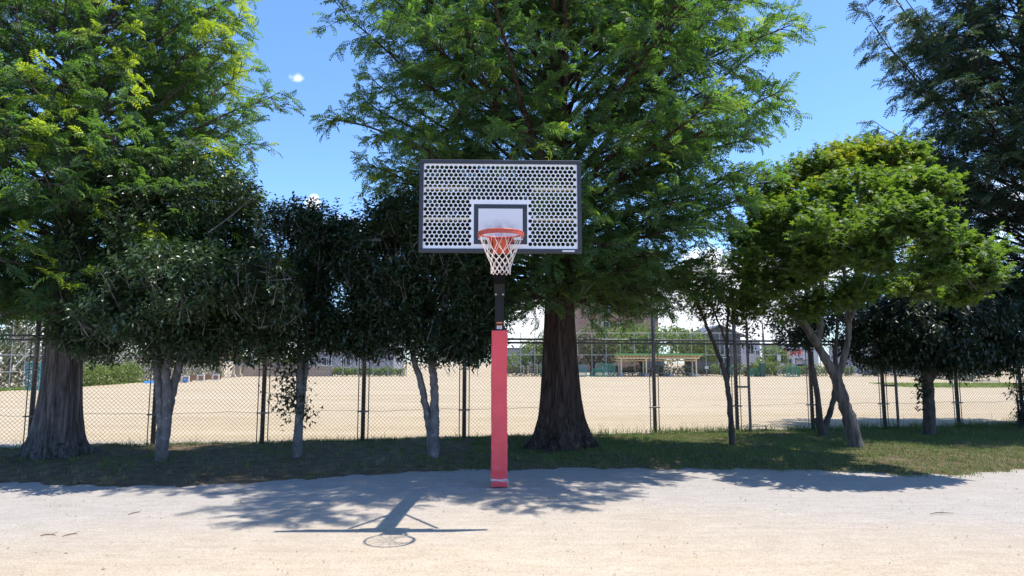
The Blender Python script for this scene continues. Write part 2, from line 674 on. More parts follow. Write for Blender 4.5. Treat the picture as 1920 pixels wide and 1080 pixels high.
def strip_z(x, s):
    return .006 + .07 * np.clip(np.minimum(s * 5, (1 - s) * 7), 0, 1) + .012 * np.sin(x * 3.1 + s * 9) * np.clip(s * 6, 0, 1)


nxs, nss = 420, 36
gx = np.linspace(-22, 26, nxs)
gs = np.linspace(0, 1, nss)
GX, GS = np.meshgrid(gx, gs)
GY = edge_y(GX) * (1 - GS) + back_y(GX) * GS
GZ = strip_z(GX, GS)
GZ[0] = -.01
GZ[-1] = -.01
i = (np.arange(nss - 1)[:, None] * nxs + np.arange(nxs - 1)[None, :]).ravel()
link = np_mesh('grass_bank', np.stack([GX.ravel(), GY.ravel(), GZ.ravel()], 1), np.stack([i, i + 1, i + nxs + 1, i + nxs], 1))
tag(link_mesh('grass_bank', link, M['soil'], None, True), kind='structure')


def norm(a):
    return a / np.maximum(np.linalg.norm(a, axis=-1, keepdims=True), 1e-9)


def blades(name, x, y, z, h, w, tint, lean=.5):
    n = len(x)
    az = rng.uniform(0, 2 * PI, n)
    ln = rng.uniform(.1, 1, n) * lean
    d = np.stack([np.cos(az), np.sin(az), 0 * az], 1)
    s = np.stack([-np.sin(az + rng.uniform(-.6, .6, n)), np.cos(az), 0 * az], 1) * (w / 2)[:, None]
    p = np.stack([x, y, z], 1)
    up = np.array([0, 0, 1.])
    mid = p + up * (h * .6)[:, None] + d * (h * ln * .35)[:, None]
    tip = p + up * (h * (1 - .35 * ln))[:, None] + d * (h * ln)[:, None]
    v = np.stack([p - s, p + s, mid + s * .7, mid - s * .7, tip + s * .12, tip - s * .12], 1).reshape(-1, 3)
    b = np.arange(n)[:, None] * 6
    f = np.stack([b + [0, 1, 2, 3], b + [3, 2, 4, 5]], 1).reshape(-1, 4)
    return np_mesh(name, v, f, np.repeat(tint, 2))


def patchn(x, y, f=1.0, s=0):
    return (np.sin(x * 1.3 * f + s) * np.sin(y * 1.7 * f + 2 * s) + .6 * np.sin(x * 3.1 * f + y * 2.3 * f + s) + .4 * np.sin(x * 7.7 * f - y * 5.1 * f)) / 2 * .8 + .5


N = 380000
x = rng.uniform(-11, 18, N)
s = rng.uniform(0, 1, N) ** .9 - .04 * rng.uniform(0, 1, N) ** 3
y = edge_y(x) * (1 - s) + back_y(x) * s
den = patchn(x, y, .9) * .6 + .22 + .5 * (patchn(x, y, 2.7, 4) - .5) + .3 * (x > .5) - .5 * (x < -.8) * (s < .92) + .6 * np.exp(-((x - 6.8) / 1.3) ** 2 - ((y - 10.6) / .6) ** 2) + .5 * (s > .93) - .35 * (x < -3) * (s < .45)
keep = rng.uniform(0, 1, N) < np.clip(den, .06, 1)
x, y, s = x[keep], y[keep], s[keep]
z = np.where(s > .0, strip_z(x, s) - .004, .005)
h = rng.uniform(.018, .05, len(x)) * (1 + 1.4 * (s > .94) * rng.uniform(0, 1, len(x)))
dry = np.clip(rng.uniform(-.1, .75, len(x)) + (rng.uniform(0, 1, len(x)) < .05 + .2 * (patchn(x, y, 1.6, 2) > .75) * (x < .5) + .22 * (x < -1.2)) * .9 + .18 * (x > .5), 0, 1)
o = link_mesh('grass', blades('grass', x, y, z, h, rng.uniform(.005, .011, len(x)), dry, .9), M['grass'])
tag(o, 'short patchy grass under the trees and along the fence', 'grass', kind='stuff')

# loose tufts, mostly dry, scattered over the bank
nt_ = 900
tx = rng.uniform(-10.5, 16, nt_)
ts_ = rng.uniform(.02, .95, nt_)
per_ = 14
x = np.repeat(tx, per_) + rng.normal(0, .035, nt_ * per_)
ys_ = edge_y(tx) * (1 - ts_) + back_y(tx) * ts_
y = np.repeat(ys_, per_) + rng.normal(0, .035, nt_ * per_)
z = np.repeat(strip_z(tx, ts_), per_) - .005
h = np.repeat(rng.uniform(.05, .12, nt_), per_) * rng.uniform(.6, 1.2, nt_ * per_)
dry = np.repeat(np.where(rng.uniform(0, 1, nt_) < np.where(tx < 0, .6, .25), .95, .45), per_) + rng.normal(0, .08, nt_ * per_)
o = link_mesh('grass_tufts', blades('grass_tufts', x, y, z, h, rng.uniform(.004, .008, len(x)), np.clip(dry, 0, 1), 1.1), M['grass'])
tag(o, 'dry and green grass tufts scattered under the trees', 'grass tufts', kind='stuff')

# taller weeds along the foot of the fence
N = 16000
x = rng.uniform(-13, 20, N)
keep = rng.uniform(0, 1, N) < np.where(x > 1.5, .9, .35) * (.3 + .7 * (patchn(x, 0 * x, 1.2, 1) > .35))
x = x[keep]
y = FENCE(x) + rng.normal(-.02, .14, len(x))
h = rng.uniform(.06, .22, len(x)) * (1 + .9 * (rng.uniform(0, 1, len(x)) < .07)) * np.where(x > 1.5, 1, .65)
o = link_mesh('fence_weeds', blades('fence_weeds', x, y, .03 + 0 * x, h, rng.uniform(.006, .013, len(x)),
                                    np.clip(rng.uniform(.2, 1.05, len(x)), 0, 1), .7), M['grass'])
tag(o, 'taller weeds growing along the foot of the chain link fence', 'weeds', kind='stuff')

# fallen leaves and crumbs on the court and the bank
N = 2200
x = rng.uniform(-9, 10, N)
y = rng.uniform(3.2, 12, N)
keep = rng.uniform(0, 1, N) < np.clip((y - 2) / 8, .15, 1) ** 1.5
x, y = x[keep], y[keep]
n = len(x)
az = rng.uniform(0, 2 * PI, n)
sz = rng.uniform(.007, .024, n)
d = np.stack([np.cos(az), np.sin(az), rng.uniform(-.2, .3, n)], 1) * sz[:, None]
e = np.stack([-np.sin(az), np.cos(az), rng.uniform(-.2, .5, n)], 1) * (sz * .35)[:, None]
zz = np.where(y > edge_y(x), .085, .014)
p = np.stack([x, y, zz], 1)
v = np.stack([p - d, p + e, p + d, p - e], 1).reshape(-1, 3)
f = np.arange(n * 4).reshape(-1, 4)
o = link_mesh('fallen_leaves', np_mesh('fallen_leaves', v, f, rng.uniform(0, 1, n)), M['litter'])
tag(o, 'dry fallen leaves scattered on the sand and under the trees', 'fallen leaves', kind='stuff')

mb = MB()
random.seed(4)
for k in range(900):
    yy = 3.3 + 7 * random.random() ** 1.4
    xx = random.uniform(-.85, .85) * (yy + 1.5)
    r = random.uniform(.003, .008)
    vs = [(xx + r * random.uniform(.6, 1.3) * math.cos(t), yy + r * random.uniform(.6, 1.3) * math.sin(t), .004) for t in (0, 1.25, 2.5, 3.75, 5)]
    vs.append((xx, yy, .01 + r * .6))
    mb.add(vs, [(i, (i + 1) % 5, 5) for i in range(5)])
tag(mb.build('pebbles', M['pebble']), 'small grey pebbles lying on the pale sand', 'pebbles', kind='stuff')

TW = [((75, 1007), (105, 1006), 'straight dry twig lying at lower left of the sand'),
      ((117, 1008), (145, 1003), 'slanted dry twig right beside the lower left twig'),
      ((240, 967), (262, 962), 'curved dry twig on bright sand below the shaded left bank'),
      ((1744, 966), (1789, 964), 'long thin twig on the sand at the right'),
      ((438, 942), (455, 945), 'dark forked twig lying in tree shade at the left')]
for (a, b, lab) in TW:
    pa = at(*a, 1)
    def g(q):
        dd = ray(*q)
        return dd * (-CAM_H / dd[2]) + np.array([0, 0, CAM_H + .012])
    A, B = g(a), g(b)
    Cc = (A + B) / 2 + np.array([.01, .03, .006])
    mb = MB()
    mb.tube([tuple(A), tuple((A + Cc) / 2 + np.array([0, .006, .004])), tuple(Cc), tuple(B)], [.003, .005, .0045, .002], 5)
    mb.tube([tuple(Cc), tuple(Cc + (B - A) * .18 + np.array([.01, .05, .01]))], [.003, .0015], 4)
    tag(mb.build('twig', M['litter']), lab, 'twig')


# ------------------------------------------------------------------ foliage generators
def frame(d, up_jit, rg):
    """side and normal vectors for directions d"""
    up = np.zeros_like(d)
    up[:, 2] = 1
    up = up + rg.normal(0, up_jit, d.shape)
    s = norm(np.cross(d, up))
    n = norm(np.cross(s, d))
    return s, n


def instance(tv, tf, org, d, s, n, scale):
    """copies template verts (K,3) to frames; returns verts, faces"""
    v = org[:, None, :] + scale[:, None, None] * (tv[None, :, 0:1] * d[:, None] + tv[None, :, 1:2] * s[:, None] + tv[None, :, 2:3] * n[:, None])
    f = tf[None] + (np.arange(len(org)) * len(tv))[:, None, None]
    return v.reshape(-1, 3), f.reshape(-1, tf.shape[1])


def frond_template(pairs=6, droop=.28):
    v, f = [], []

    def quad(a, b, c, d):
        n = len(v)
        v.extend([a, b, c, d])
        f.append((n, n + 1, n + 2, n + 3))
    zc = lambda x: .06 * math.sin(x * PI) - droop * x * x
    quad((0, -.010, 0), (.5, -.012, zc(.5)), (1.0, 0, zc(1.0)), (.5, .012, zc(.5)))
    for i in range(pairs):
        x0 = .08 + .86 * i / (pairs - 1)
        L = .44 * (1 - .55 * abs(x0 - .4) ** 1.2 * 1.6)
        w = .062
        for sg in (-1, 1):
            dx, dy = math.cos(R(56)) * L, math.sin(R(56)) * L * sg
            z0 = zc(x0)
            ztip = z0 - .10 - .08 * (i % 2)
            px, py = -dy / L * w, dx / L * w
            quad((x0, 0, z0), (x0 + dx * .5 + px, dy * .5 + py, z0 - .02), (x0 + dx, dy, ztip), (x0 + dx * .5 - px, dy * .5 - py, z0 - .03))
    return np.array(v), np.array(f)


FR_V, FR_F = frond_template(6)
FR2_V, FR2_F = frond_template(3)


def leaf_template(w=.34, fold=.10, droop=.22):
    v = [(0, 0, 0), (.35, -w * .9, fold), (.35, 0, 0), (.35, w * .9, fold), (.72, -w * .7, fold * .5 - droop * .4), (.72, 0, -droop * .45), (.72, w * .7, fold * .5 - droop * .4), (1.0, 0, -droop)]
    f = [(0, 2, 1, 1), (0, 3, 2, 2), (1, 2, 5, 4), (2, 3, 6, 5), (4, 5, 7, 7), (5, 6, 7, 7)]
    v2 = np.array(v)
    # quads only (two triangles are merged into pointed quads)
    f2 = np.array([(0, 2, 5, 1), (0, 3, 6, 2), (1, 5, 7, 4), (2, 6, 7, 5)])
    v3 = np.array([(0, 0, 0), (.30, -w * .5, fold * .8), (.62, -w * .5, fold * .4 - droop * .3), (1, 0, -droop), (.62, w * .5, fold * .4 - droop * .3), (.30, w * .5, fold * .8), (.5, 0, -droop * .25)])
    f3 = np.array([(0, 6, 2, 1), (6, 3, 2, 2), (0, 5, 4, 6), (6, 4, 3, 3)])
    # avoid degenerate quads
    v4 = np.array([(0, 0, 0), (.40, -w * .5, fold), (1, 0, -droop), (.40, 0, 0), (.40, w * .5, fold), (.75, -w * .32, fold * .4 - droop * .5), (.75, w * .32, fold * .4 - droop * .5)])
    f4 = np.array([(0, 3, 5, 1), (3, 2, 5, 3), (0, 4, 6, 3), (3, 6, 2, 3)])
    return v4, np.array([(0, 3, 5, 1), (0, 4, 6, 3)]), v4


def simple_leaf(w=.34, fold=.08, droop=.2):
    """a folded leaf: two quads either side of the midrib, pointed at the tip"""
    v = np.array([(0, 0, 0), (.45, -w * .5, fold - droop * .2), (1, 0, -droop), (.5, 0, -droop * .25), (.45, w * .5, fold - droop * .2)])
    f = np.array([(0, 3, 2, 1), (0, 4, 2, 3)])
    return v, f


LF_V, LF_F = simple_leaf(.42, .09, .20)
SM_V, SM_F = simple_leaf(.62, .06, .15)


def star_template():
    """palmate maple leaf: five pointed lobes, each a narrow quad"""
    v, f = [(0, 0, 0)], []
    for k, (a, L) in enumerate(((0, 1.0), (R(48), .88), (R(-48), .88), (R(98), .58), (R(-98), .58))):
        c, s_ = math.cos(a), math.sin(a)
        w = .17
        n = len(v)
        v += [(c * L * .5 - s_ * w, s_ * L * .5 + c * w, .02), (c * L, s_ * L, -.14), (c * L * .5 + s_ * w, s_ * L * .5 - c * w, .02)]
        f.append((0, n + 2, n + 1, n))
    return np.array(v), np.array(f)


ST_V, ST_F = star_template()


def flute(z, th, ph):
    return (.5 * np.cos(5 * th + ph) + .35 * np.cos(8 * th + 2.1 * ph) + .25 * np.cos(13 * th + ph * 3) + .16 * np.cos(21 * th + 5 * ph + z * 1.3))


def redwood_trunk(prof, H, ph, lean=(0, 0), nseg=72, nz=70):
    zz = np.concatenate([np.linspace(-.08, 3.2, 36), np.linspace(3.4, H, nz - 36)])
    th = np.linspace(0, 2 * PI, nseg, endpoint=False)
    Z, T = np.meshgrid(zz, th, indexing='ij')
    r = np.interp(Z, [p[0] for p in prof], [p[1] for p in prof])
    amp = np.interp(Z, [0, .4, 1.2, 3, 6], [.19, .15, .11, .09, .03])
    rr = r * (1 + amp * flute(Z, T + .12 * np.sin(Z * 1.1), ph))
    X = rr * np.cos(T) + lean[0] * Z
    Y = rr * np.sin(T) + lean[1] * Z
    v = np.stack([X.ravel(), Y.ravel(), Z.ravel()], 1)
    a = (np.arange(len(zz) - 1)[:, None] * nseg + np.arange(nseg)[None]).ravel()
    b = (np.arange(len(zz) - 1)[:, None] * nseg + (np.arange(nseg)[None] + 1) % nseg).ravel()
    f = np.stack([a, b, b + nseg, a + nseg], 1)
    return v, f


def redwood(label, base, H, z0, Rmax, prof, mat, bark, seed, nl, az_mod=None, shape=None, vis_top=10.0, ph=0.4, young=.25, lean=(0, 0), spray=.20, skip=None, dens=.17):
    rg = np.random.default_rng(seed)
    random.seed(seed)
    bx, by = base
    root = empty('dawn_redwood', (bx, by, 0), 0, label, 'tree')
    v, f = redwood_trunk(prof, H, ph, lean)
    me = np_mesh('trunk', v + [bx, by, .03], f)
    link_mesh('trunk', me, bark, root, True)
    rt = MB()
    for k in range(9):
        a = 2 * PI * k / 9 + random.uniform(-.25, .25)
        r0 = prof[0][1]
        L = random.uniform(.25, .65)
        pts = []
        for t in (0, .3, .6, 1):
            rr = r0 * .62 + L * t
            aa = a + .25 * t * random.uniform(-1, 1)
            pts.append((bx + rr * math.cos(aa), by + rr * math.sin(aa), .16 * (1 - t) ** 1.5 + .045 - .05 * t))
        rt.tube(pts, [.13, .10, .065, .02], 8)
    rt.build('roots', bark, root, True)
    limbs = MB()
    so, sd, ss = [], [], []
    shape = shape or [(z0, .62), (z0 + .7, .95), (4.6, 1.0), (6.2, .98), (7.5, .86), (9.5, .58), (12, .3), (H, .05)]
    for i in range(nl):
        u = (i + rg.uniform(0, 1)) / nl
        z = z0 + (H - .4 - z0) * u ** 1.55
        az = i * 2.399963 + rg.normal(0, .25)
        Rz = Rmax * np.interp(z, [p[0] for p in shape], [p[1] for p in shape])
        if az_mod:
            Rz *= az_mod(az, z)
        L = Rz * rg.uniform(.86, 1.04)
        if skip and skip(az, z):
            continue
        e0 = np.interp(z, [z0, z0 + 1.0, 4.5, 7, H], [.18, .45, .78, .92, 1.0]) + rg.normal(0, .15)
        k2 = np.interp(z, [z0, z0 + 1.0, 4.5, H], [.24, .26, .24, .1]) * rg.uniform(.7, 1.3)
        hd = np.array([math.cos(az), math.sin(az), 0])
        sdv = np.array([-hd[1], hd[0], 0])
        bend = rg.normal(0, .12)
        rt_ = np.interp(z, [p[0] for p in prof], [p[1] for p in prof])
        org = np.array([bx + lean[0] * z, by + lean[1] * z, z - .0]) + hd * rt_ * .7
        ts = np.linspace(0, 1, 9)
        P = org + hd * (L * (1 - (1 - ts) ** 1.35))[:, None] + sdv * (bend * L * ts ** 2)[:, None]
        P[:, 2] += L * (math.tan(e0) * ts * .8 - k2 * ts ** 2)
        P += rg.normal(0, .025, P.shape) * ts[:, None]
        r0 = np.interp(L, [.3, 2, 5], [.009, .022, .046]) * rg.uniform(.8, 1.25)
        top = z > vis_top
        limbs.tube([tuple(p) for p in P], list(r0 * (1 - .88 * ts) + .003), 5, cap=False)
        nb = max(5, int(L / (dens if not top else .42)))
        for j in range(nb):
            t = .14 + .86 * (j + rg.uniform(.1, .9)) / nb
            q = np.array([np.interp(t, ts, P[:, c]) for c in range(3)])
            sg = 1 if j % 2 else -1
            a2 = sg * rg.uniform(.55, 1.15)
            dr = hd * math.cos(a2) + sdv * math.sin(a2)
            dr[2] = rg.normal(.30, .42)
            dr /= np.linalg.norm(dr)
            l2 = (.34 + .27 * L * (1 - t) ** .8) * rg.uniform(.65, 1.25)
            tt = np.linspace(0, 1, 5)
            Q = q + dr * (l2 * tt)[:, None]
            Q[:, 2] -= l2 * .30 * tt ** 2
            Q += rg.normal(0, .018, Q.shape) * tt[:, None]
            limbs.tube([tuple(p) for p in Q], list(.008 * (1 - .75 * tt) + .0015), 4, cap=False)
            # sprays along the branchlet
            step = .070 if not top else .16
            m = max(3, int(l2 / step))
            inner = t < .30 and rg.uniform() < .4
            if inner:
                m = max(1, m // 3)
            for k in range(m):
                t3 = .2 + .8 * (k + rg.uniform(0, 1)) / m
                c = np.array([np.interp(t3, tt, Q[:, cc]) for cc in range(3)])
                a3 = rg.uniform(-1.5, 1.5)
                dd = dr * math.cos(a3) + np.cross(dr, [0, 0, 1]) * math.sin(a3)
                dd[2] += rg.normal(-.10, .42)
                so.append(c)
                sd.append(dd)
                ss.append((spray * rg.uniform(.65, 1.3)) * (1.6 if top else 1))
            so.append(Q[-1])
            sd.append(dr + [0, 0, rg.normal(-.1, .3)])
            ss.append(spray * rg.uniform(.8, 1.3) * (1.6 if top else 1))
        so.append(P[-1])
        sd.append(hd + [0, 0, -.1])
        ss.append(spray * 1.2)
    limbs.build('limbs', bark, root, True)
    so, sd, ss = np.array(so), norm(np.array(sd)), np.array(ss)
    s_, n_ = frame(sd, .45, rg)
    v, f = instance(FR_V, FR_F, so, sd, s_, n_, ss)
    # sunlit brightness painted into the outer tips in patches, inner sprays slightly darker
    rad = np.linalg.norm(so[:, :2] - [bx, by], axis=1) / Rmax
    pn = patchn(so[:, 0] + so[:, 1] * .4, so[:, 2], 1.1, seed)
    tint = np.clip(rg.normal(.38, .18, len(so)) + young * (rad > .72) * (pn > .6) + .12 * (rad - .6), 0, 1)
    link_mesh('crown', np_mesh('crown', v, f, np.repeat(tint, len(FR_F))), mat, root)
    print('redwood', len(so), 'sprays')
    return root


def lump(dirs, seed):
    a = np.zeros(len(dirs))
    rg = np.random.default_rng(seed)
    for k in range(7):
        w = rg.normal(0, 1, 3) * (2.0 + k * .8)
        a += np.sin(dirs @ w + rg.uniform(0, 6)) / (1 + k * .45)
    return a / 2.2


def curve_pts(a, b, rg, sag=.15, n=6):
    a, b = np.array(a), np.array(b)
    t = np.linspace(0, 1, n)[:, None]
    L = np.linalg.norm(b - a)
    off = rg.normal(0, sag * L, 3)
    off[2] = abs(off[2]) * .6
    p = a * (1 - t) + b * t + off * np.sin(t * PI)
    return p


def broadleaf(name, label, base, stems, blobs, nclus, mat, bark, seed, leaf=(LF_V, LF_F), lsize=(.075, .115), per=8,
              twig=.16, shell=.45, lumpiness=.16, hole=.30, limbs_n=70, droop=.06, young=None, twigs=True, extra=None, flat=0.0, limb_r=.022, cat='tree', holef=1.6, group=None):
    """stems: list of (points, radii); blobs: list of (centre, radii, weight)"""
    rg = np.random.default_rng(seed)
    root = empty(name, (base[0], base[1], 0), 0, label, cat, group)
    tr = MB()
    for pts, rad in stems:
        P = np.array(pts, float)
        t = np.arange(len(P))
        tt = np.linspace(0, len(P) - 1, (len(P) - 1) * 6 + 1)
        # smooth the path and let the bark swell and pinch a little
        Q = np.stack([np.interp(tt, t, P[:, c]) for c in range(3)], 1)
        for _ in range(3):
            Q[1:-1] = (Q[:-2] + 2 * Q[1:-1] + Q[2:]) / 4
        rr = np.interp(tt, t, rad) * (1 + rg.normal(0, .045, len(tt)))
        Q[1:-1] += rg.normal(0, .006, Q[1:-1].shape)
        tr.tube([tuple(q) for q in Q], list(rr), 12)
    tr.build('trunk', bark, root, True)
    W = np.array([b[2] for b in blobs], float)
    W /= W.sum()
    C = np.array([b[0] for b in blobs], float)
    RR = np.array([b[1] for b in blobs], float)
    idx = rg.choice(len(blobs), nclus * 2, p=W)
    dv = norm(rg.normal(0, 1, (nclus * 2, 3)))
    rad = (shell + (1 - shell) * rg.uniform(0, 1, nclus * 2) ** .6)
    lum = 1 + lumpiness * lump(dv, seed + 5)
    off = dv * (rad * lum)[:, None] * RR[idx]
    pos = C[idx] + off
    # gaps: drop clusters where a 3-D pattern is low
    hn = np.sin(pos[:, 0] * 3.1 * holef / 1.6 + seed) * np.sin(pos[:, 2] * 3.7 * holef / 1.6 + 1.3 * seed) + .7 * np.sin(pos[:, 1] * 2.9 + pos[:, 2] * 2.3 + seed) * np.sin(pos[:, 0] * 5.3)
    order = np.argsort(-(hn + rg.normal(0, .35, len(hn))))
    keep = order[:int(len(order) * (1 - hole))]
    rg.shuffle(keep)
    keep = keep[:nclus]
    pos, off, rad = pos[keep], off[keep], rad[keep]
    ni = norm(off / RR[idx[keep]])
    # limbs reach from the stems into the crown
    lb = MB()
    tips = [np.array(s[0][-1]) for s in stems]
    mids = [np.array(s[0][k]) for s in stems for k in range(max(1, len(s[0]) // 2), len(s[0]))]
    nodes = list(mids)
    tg = pos[rg.choice(len(pos), min(limbs_n, len(pos)), replace=False)]
    tg = tg[np.argsort(np.linalg.norm(tg - np.mean(tips, 0), axis=1))]
    for q in tg:
        nd = np.array(nodes)
        dist = np.linalg.norm(nd - q, axis=1) + np.maximum(0, nd[:, 2] - q[2]) * 1.2
        a = nd[np.argmin(dist)]
        P = curve_pts(a, q, rg, .10)
        L = np.linalg.norm(q - a)
        lb.tube([tuple(p) for p in P], list(np.linspace(limb_r * min(1, .35 + L * .5), .005, len(P))), 5, cap=False)
        nodes += [P[3], P[-1]]
    nd = np.array(nodes)
    up = np.array([0, 0, 1.])
    dirs = norm(ni * .55 + up * (.70 + droop) + rg.normal(0, .36, ni.shape))
    if flat:
        dirs[:, 2] *= (1 - flat)
        dirs = norm(dirs)
    if twigs:
        sel = np.arange(0, len(pos), 7)
        for i_ in sel:
            lb.tube([tuple(pos[i_] - dirs[i_] * twig * 1.7 + rg.normal(0, .03, 3)), tuple(pos[i_] - dirs[i_] * twig * .6), tuple(pos[i_] + dirs[i_] * twig * .7)], [.006, .0045, .002], 3, cap=False)
    lb.build('limbs', bark, root, True)
    n = len(pos)
    t = np.tile(np.linspace(-.55, .75, per), n) + rg.normal(0, .08, n * per)
    D = np.repeat(dirs, per, 0)
    o_ = np.repeat(pos, per, 0) + D * (t * twig)[:, None]
    az = np.tile(np.arange(per) * 2.4, n) + rg.uniform(0, .8, n * per)
    s1, n1 = frame(D, .2, rg)
    ld = norm(s1 * np.cos(az)[:, None] + n1 * np.sin(az)[:, None] + D * rg.uniform(.15, .7, n * per)[:, None] + up * droop)
    if flat:
        ld[:, 2] *= (1 - flat)
        ld = norm(ld)
    if extra is not None:
        eo, ed = extra(rg)
        o_, ld = np.concatenate([o_, eo]), np.concatenate([ld, ed])
    s2, n2 = frame(ld, .35, rg)
    sc = rg.uniform(*lsize, len(o_))
    v, f = instance(leaf[0], leaf[1], o_, ld, s2, n2, sc)
    tint = np.clip(rg.normal(.38, .17, len(o_)), 0, .8)
    if young is not None:
        tint = np.clip(tint + young(o_, rg), 0, 1)
    link_mesh('crown', np_mesh('crown', v, f, np.repeat(tint, len(leaf[1]))), mat, root)
    print(name, len(o_), 'leaves')
    return root


# ------------------------------------------------------------------ basketball hoop
YAW = 0.028
BX, BY, ZB = -.127, 7.26, 2.905
hoop = empty('basketball_hoop', (BX, BY, 0), YAW, 'outdoor basketball hoop with a perforated white backboard and red padded post', 'basketball hoop')
# local frame: board front at y=0, court side is -y
PY = 2.2
PXL = .009
mb = MB().box((PXL, PY, 1.30), (.125, .125, 2.72), bev=.008)
pole = mb.build('pole', M['black_steel'], hoop)
mb = MB()
mb.box((PXL, PY, 2.665), (.16, .16, .012)).box((PXL, PY, 2.679), (.16, .16, .012))
mb.build('flange', M['black_steel'], hoop)
for sx in (-.05, .05):
    MB().tube([(PXL + sx, PY - .079, 2.66), (PXL + sx, PY - .093, 2.66)], .012, 8).build('bolt', M['bolt'], hoop)
# goose-neck arm up to the back of the board
arm = MB()
A0 = [(PXL, PY, 2.685), (PXL, PY - .05, 2.86), (PXL * .9, PY - .35, 3.06), (PXL * .5, PY - 1.1, 3.25), (0, .13, 3.38)]
for a, b in zip(A0[:-1], A0[1:]):
    d = (Vector(b) - Vector(a)).normalized() * .03
    arm.beam(tuple(Vector(a) - d), tuple(Vector(b) + d), .15, .17)
arm.box((0, .115, 3.38), (.34, .03, .50))
arm.build('arm', M['black_steel'], hoop)
for sx in (-1, 1):
    MB().tube([(PXL * .5 + sx * .06, .80, 3.29), (sx * .46, .09, 3.12)], .02, 8).build('strut', M['black_steel'], hoop)

# pad with soft edges and creases
pv, pf = [], []
nzp = 90
zs = np.linspace(.015, 2.15, nzp)
half, cr = .112, .022
prof = []
for (cx, cy, a0) in ((half - cr, half - cr, 0), (-half + cr, half - cr, 90), (-half + cr, -half + cr, 180), (half - cr, -half + cr, 270)):
    for k in range(4):
        a = R(a0 + 30 * k)
        prof.append((cx + cr * math.cos(a), cy + cr * math.sin(a)))
random.seed(12)
npf = len(prof)
for zi, z in enumerate(zs):
    g_ = math.exp(-((z - .10) / .035) ** 2) * .012
    crease = .007 * math.sin(z * 41 + 1) * max(0, 1 - z / .8) + .003 * math.sin(z * 9)
    for k, (a, b) in enumerate(prof):
        sc = 1 - g_ / half + (crease * math.sin(k * .9 + z * 6)) / half
        pv.append((PXL + a * sc + .003 * math.sin(z * 3.3), PY + b * sc, z))
for zi in range(nzp - 1):
    for k in range(npf):
        l = (k + 1) % npf
        pf.append((zi * npf + k, zi * npf + l, (zi + 1) * npf + l, (zi + 1) * npf + k))
pf.append(tuple((nzp - 1) * npf + k for k in range(npf)))
mb = MB()
mb.add(pv, pf)
pad = mb.build('pole_pad', M['pad'], hoop)
mb = MB()
for dz, ph in ((.098, .3), (.112, 1.7)):
    loop = []
    for k in range(32):
        t = k / 32 * 4
        q, fr = int(t), t % 1
        cs = [(-1, -1), (1, -1), (1, 1), (-1, 1)]
        a, b = cs[q], cs[(q + 1) % 4]
        loop.append((PXL + .108 * (a[0] * (1 - fr) + b[0] * fr), PY + .108 * (a[1] * (1 - fr) + b[1] * fr), dz + .006 * math.sin(k * .7 + ph)))
    mb.tube(loop, .007, 6, closed=True)
mb.tube([(PXL + .108, PY - .112, .11), (PXL + .122, PY - .122, .08), (PXL + .118, PY - .125, .055)], .005, 5)
mb.build('tie_rope', M['rope'], pad)
mb = MB().box((PXL, PY - .064, 2.20), (.072, .002, .055))
stick = mb.build('sticker', M['sticker'], hoop)
mb = MB().box((PXL, PY - .0657, 2.219), (.070, .0015, .016)).box((PXL, PY - .064, 2.262), (.078, .002, .02))
mb.build('sticker_header', M['sticker_orange'], stick)
mb = MB()
for k in range(3):
    mb.box((PXL, PY - .0657, 2.203 - k * .011), (.045, .0012, .003))
mb.build('sticker_print', M['frame_black'], stick)

# perforated plate
BW, BH = 1.80, 1.05
FW = .045
pw, ph_ = BW - 2 * FW + .01, BH - 2 * FW + .01
pitch, hr, nseg = .0518, .0222, 14
rowp = .0433
holes = []
top = ZB + BH - FW - .040
for r_ in range(21):
    zc = top - r_ * rowp
    ncol = 33
    for c_ in range(ncol + 1):
        xc = -BW / 2 + FW + .045 + c_ * pitch + (-.022 if r_ % 2 else 0.0)
        if xc > BW / 2 - FW - .026:
            continue
        if r_ >= 9 and -.315 < xc < .315:
            continue
        if r_ == 20 and abs(xc) > BW / 2 - FW - .035:
            continue
        holes.append((xc, zc))
verts2 = [Vector((-pw / 2, ZB + FW - .005)), Vector((pw / 2, ZB + FW - .005)), Vector((pw / 2, ZB + FW - .005 + ph_)), Vector((-pw / 2, ZB + FW - .005 + ph_))]
faces2 = [[0, 1, 2, 3]]
edges2 = []
for (hx, hz) in holes:
    b = len(verts2)
    for k in range(nseg):
        t = 2 * PI * k / nseg
        verts2.append(Vector((hx + hr * math.cos(t), hz + hr * math.sin(t))))
    edges2 += [(b + k, b + (k + 1) % nseg) for k in range(nseg)]
res = geometry.delaunay_2d_cdt(verts2, edges2, faces2, 1, 1e-6)
vo, fo = res[0], res[2]
H_ = np.array(holes)
tri = []
for fc in fo:
    c = sum((vo[i] for i in fc), Vector((0, 0))) / len(fc)
    d2 = (H_[:, 0] - c.x) ** 2 + (H_[:, 1] - c.y) ** 2
    if d2.min() > (hr * .96) ** 2:
        tri.append(tuple(fc))
nv = len(vo)
TH = .014
fv = [(v_.x, 0.0, v_.y) for v_ in vo] + [(v_.x, TH, v_.y) for v_ in vo]
ff = list(tri) + [tuple(i + nv for i in reversed(t)) for t in tri]
ecount = {}
for t in tri:
    for a, b in zip(t, t[1:] + t[:1]):
        ecount[(a, b)] = 1
for (a, b) in list(ecount):
    if (b, a) not in ecount:
        ff.append((b, a, a + nv, b + nv))
mb = MB()
mb.add(fv, ff)
board = mb.build('backboard', M['board_white'], hoop)
fr = MB()
zc = ZB + BH / 2
fr.box((0, .012, ZB + FW / 2), (BW, .056, FW), bev=.004).box((0, .012, ZB + BH - FW / 2), (BW, .056, FW), bev=.004)
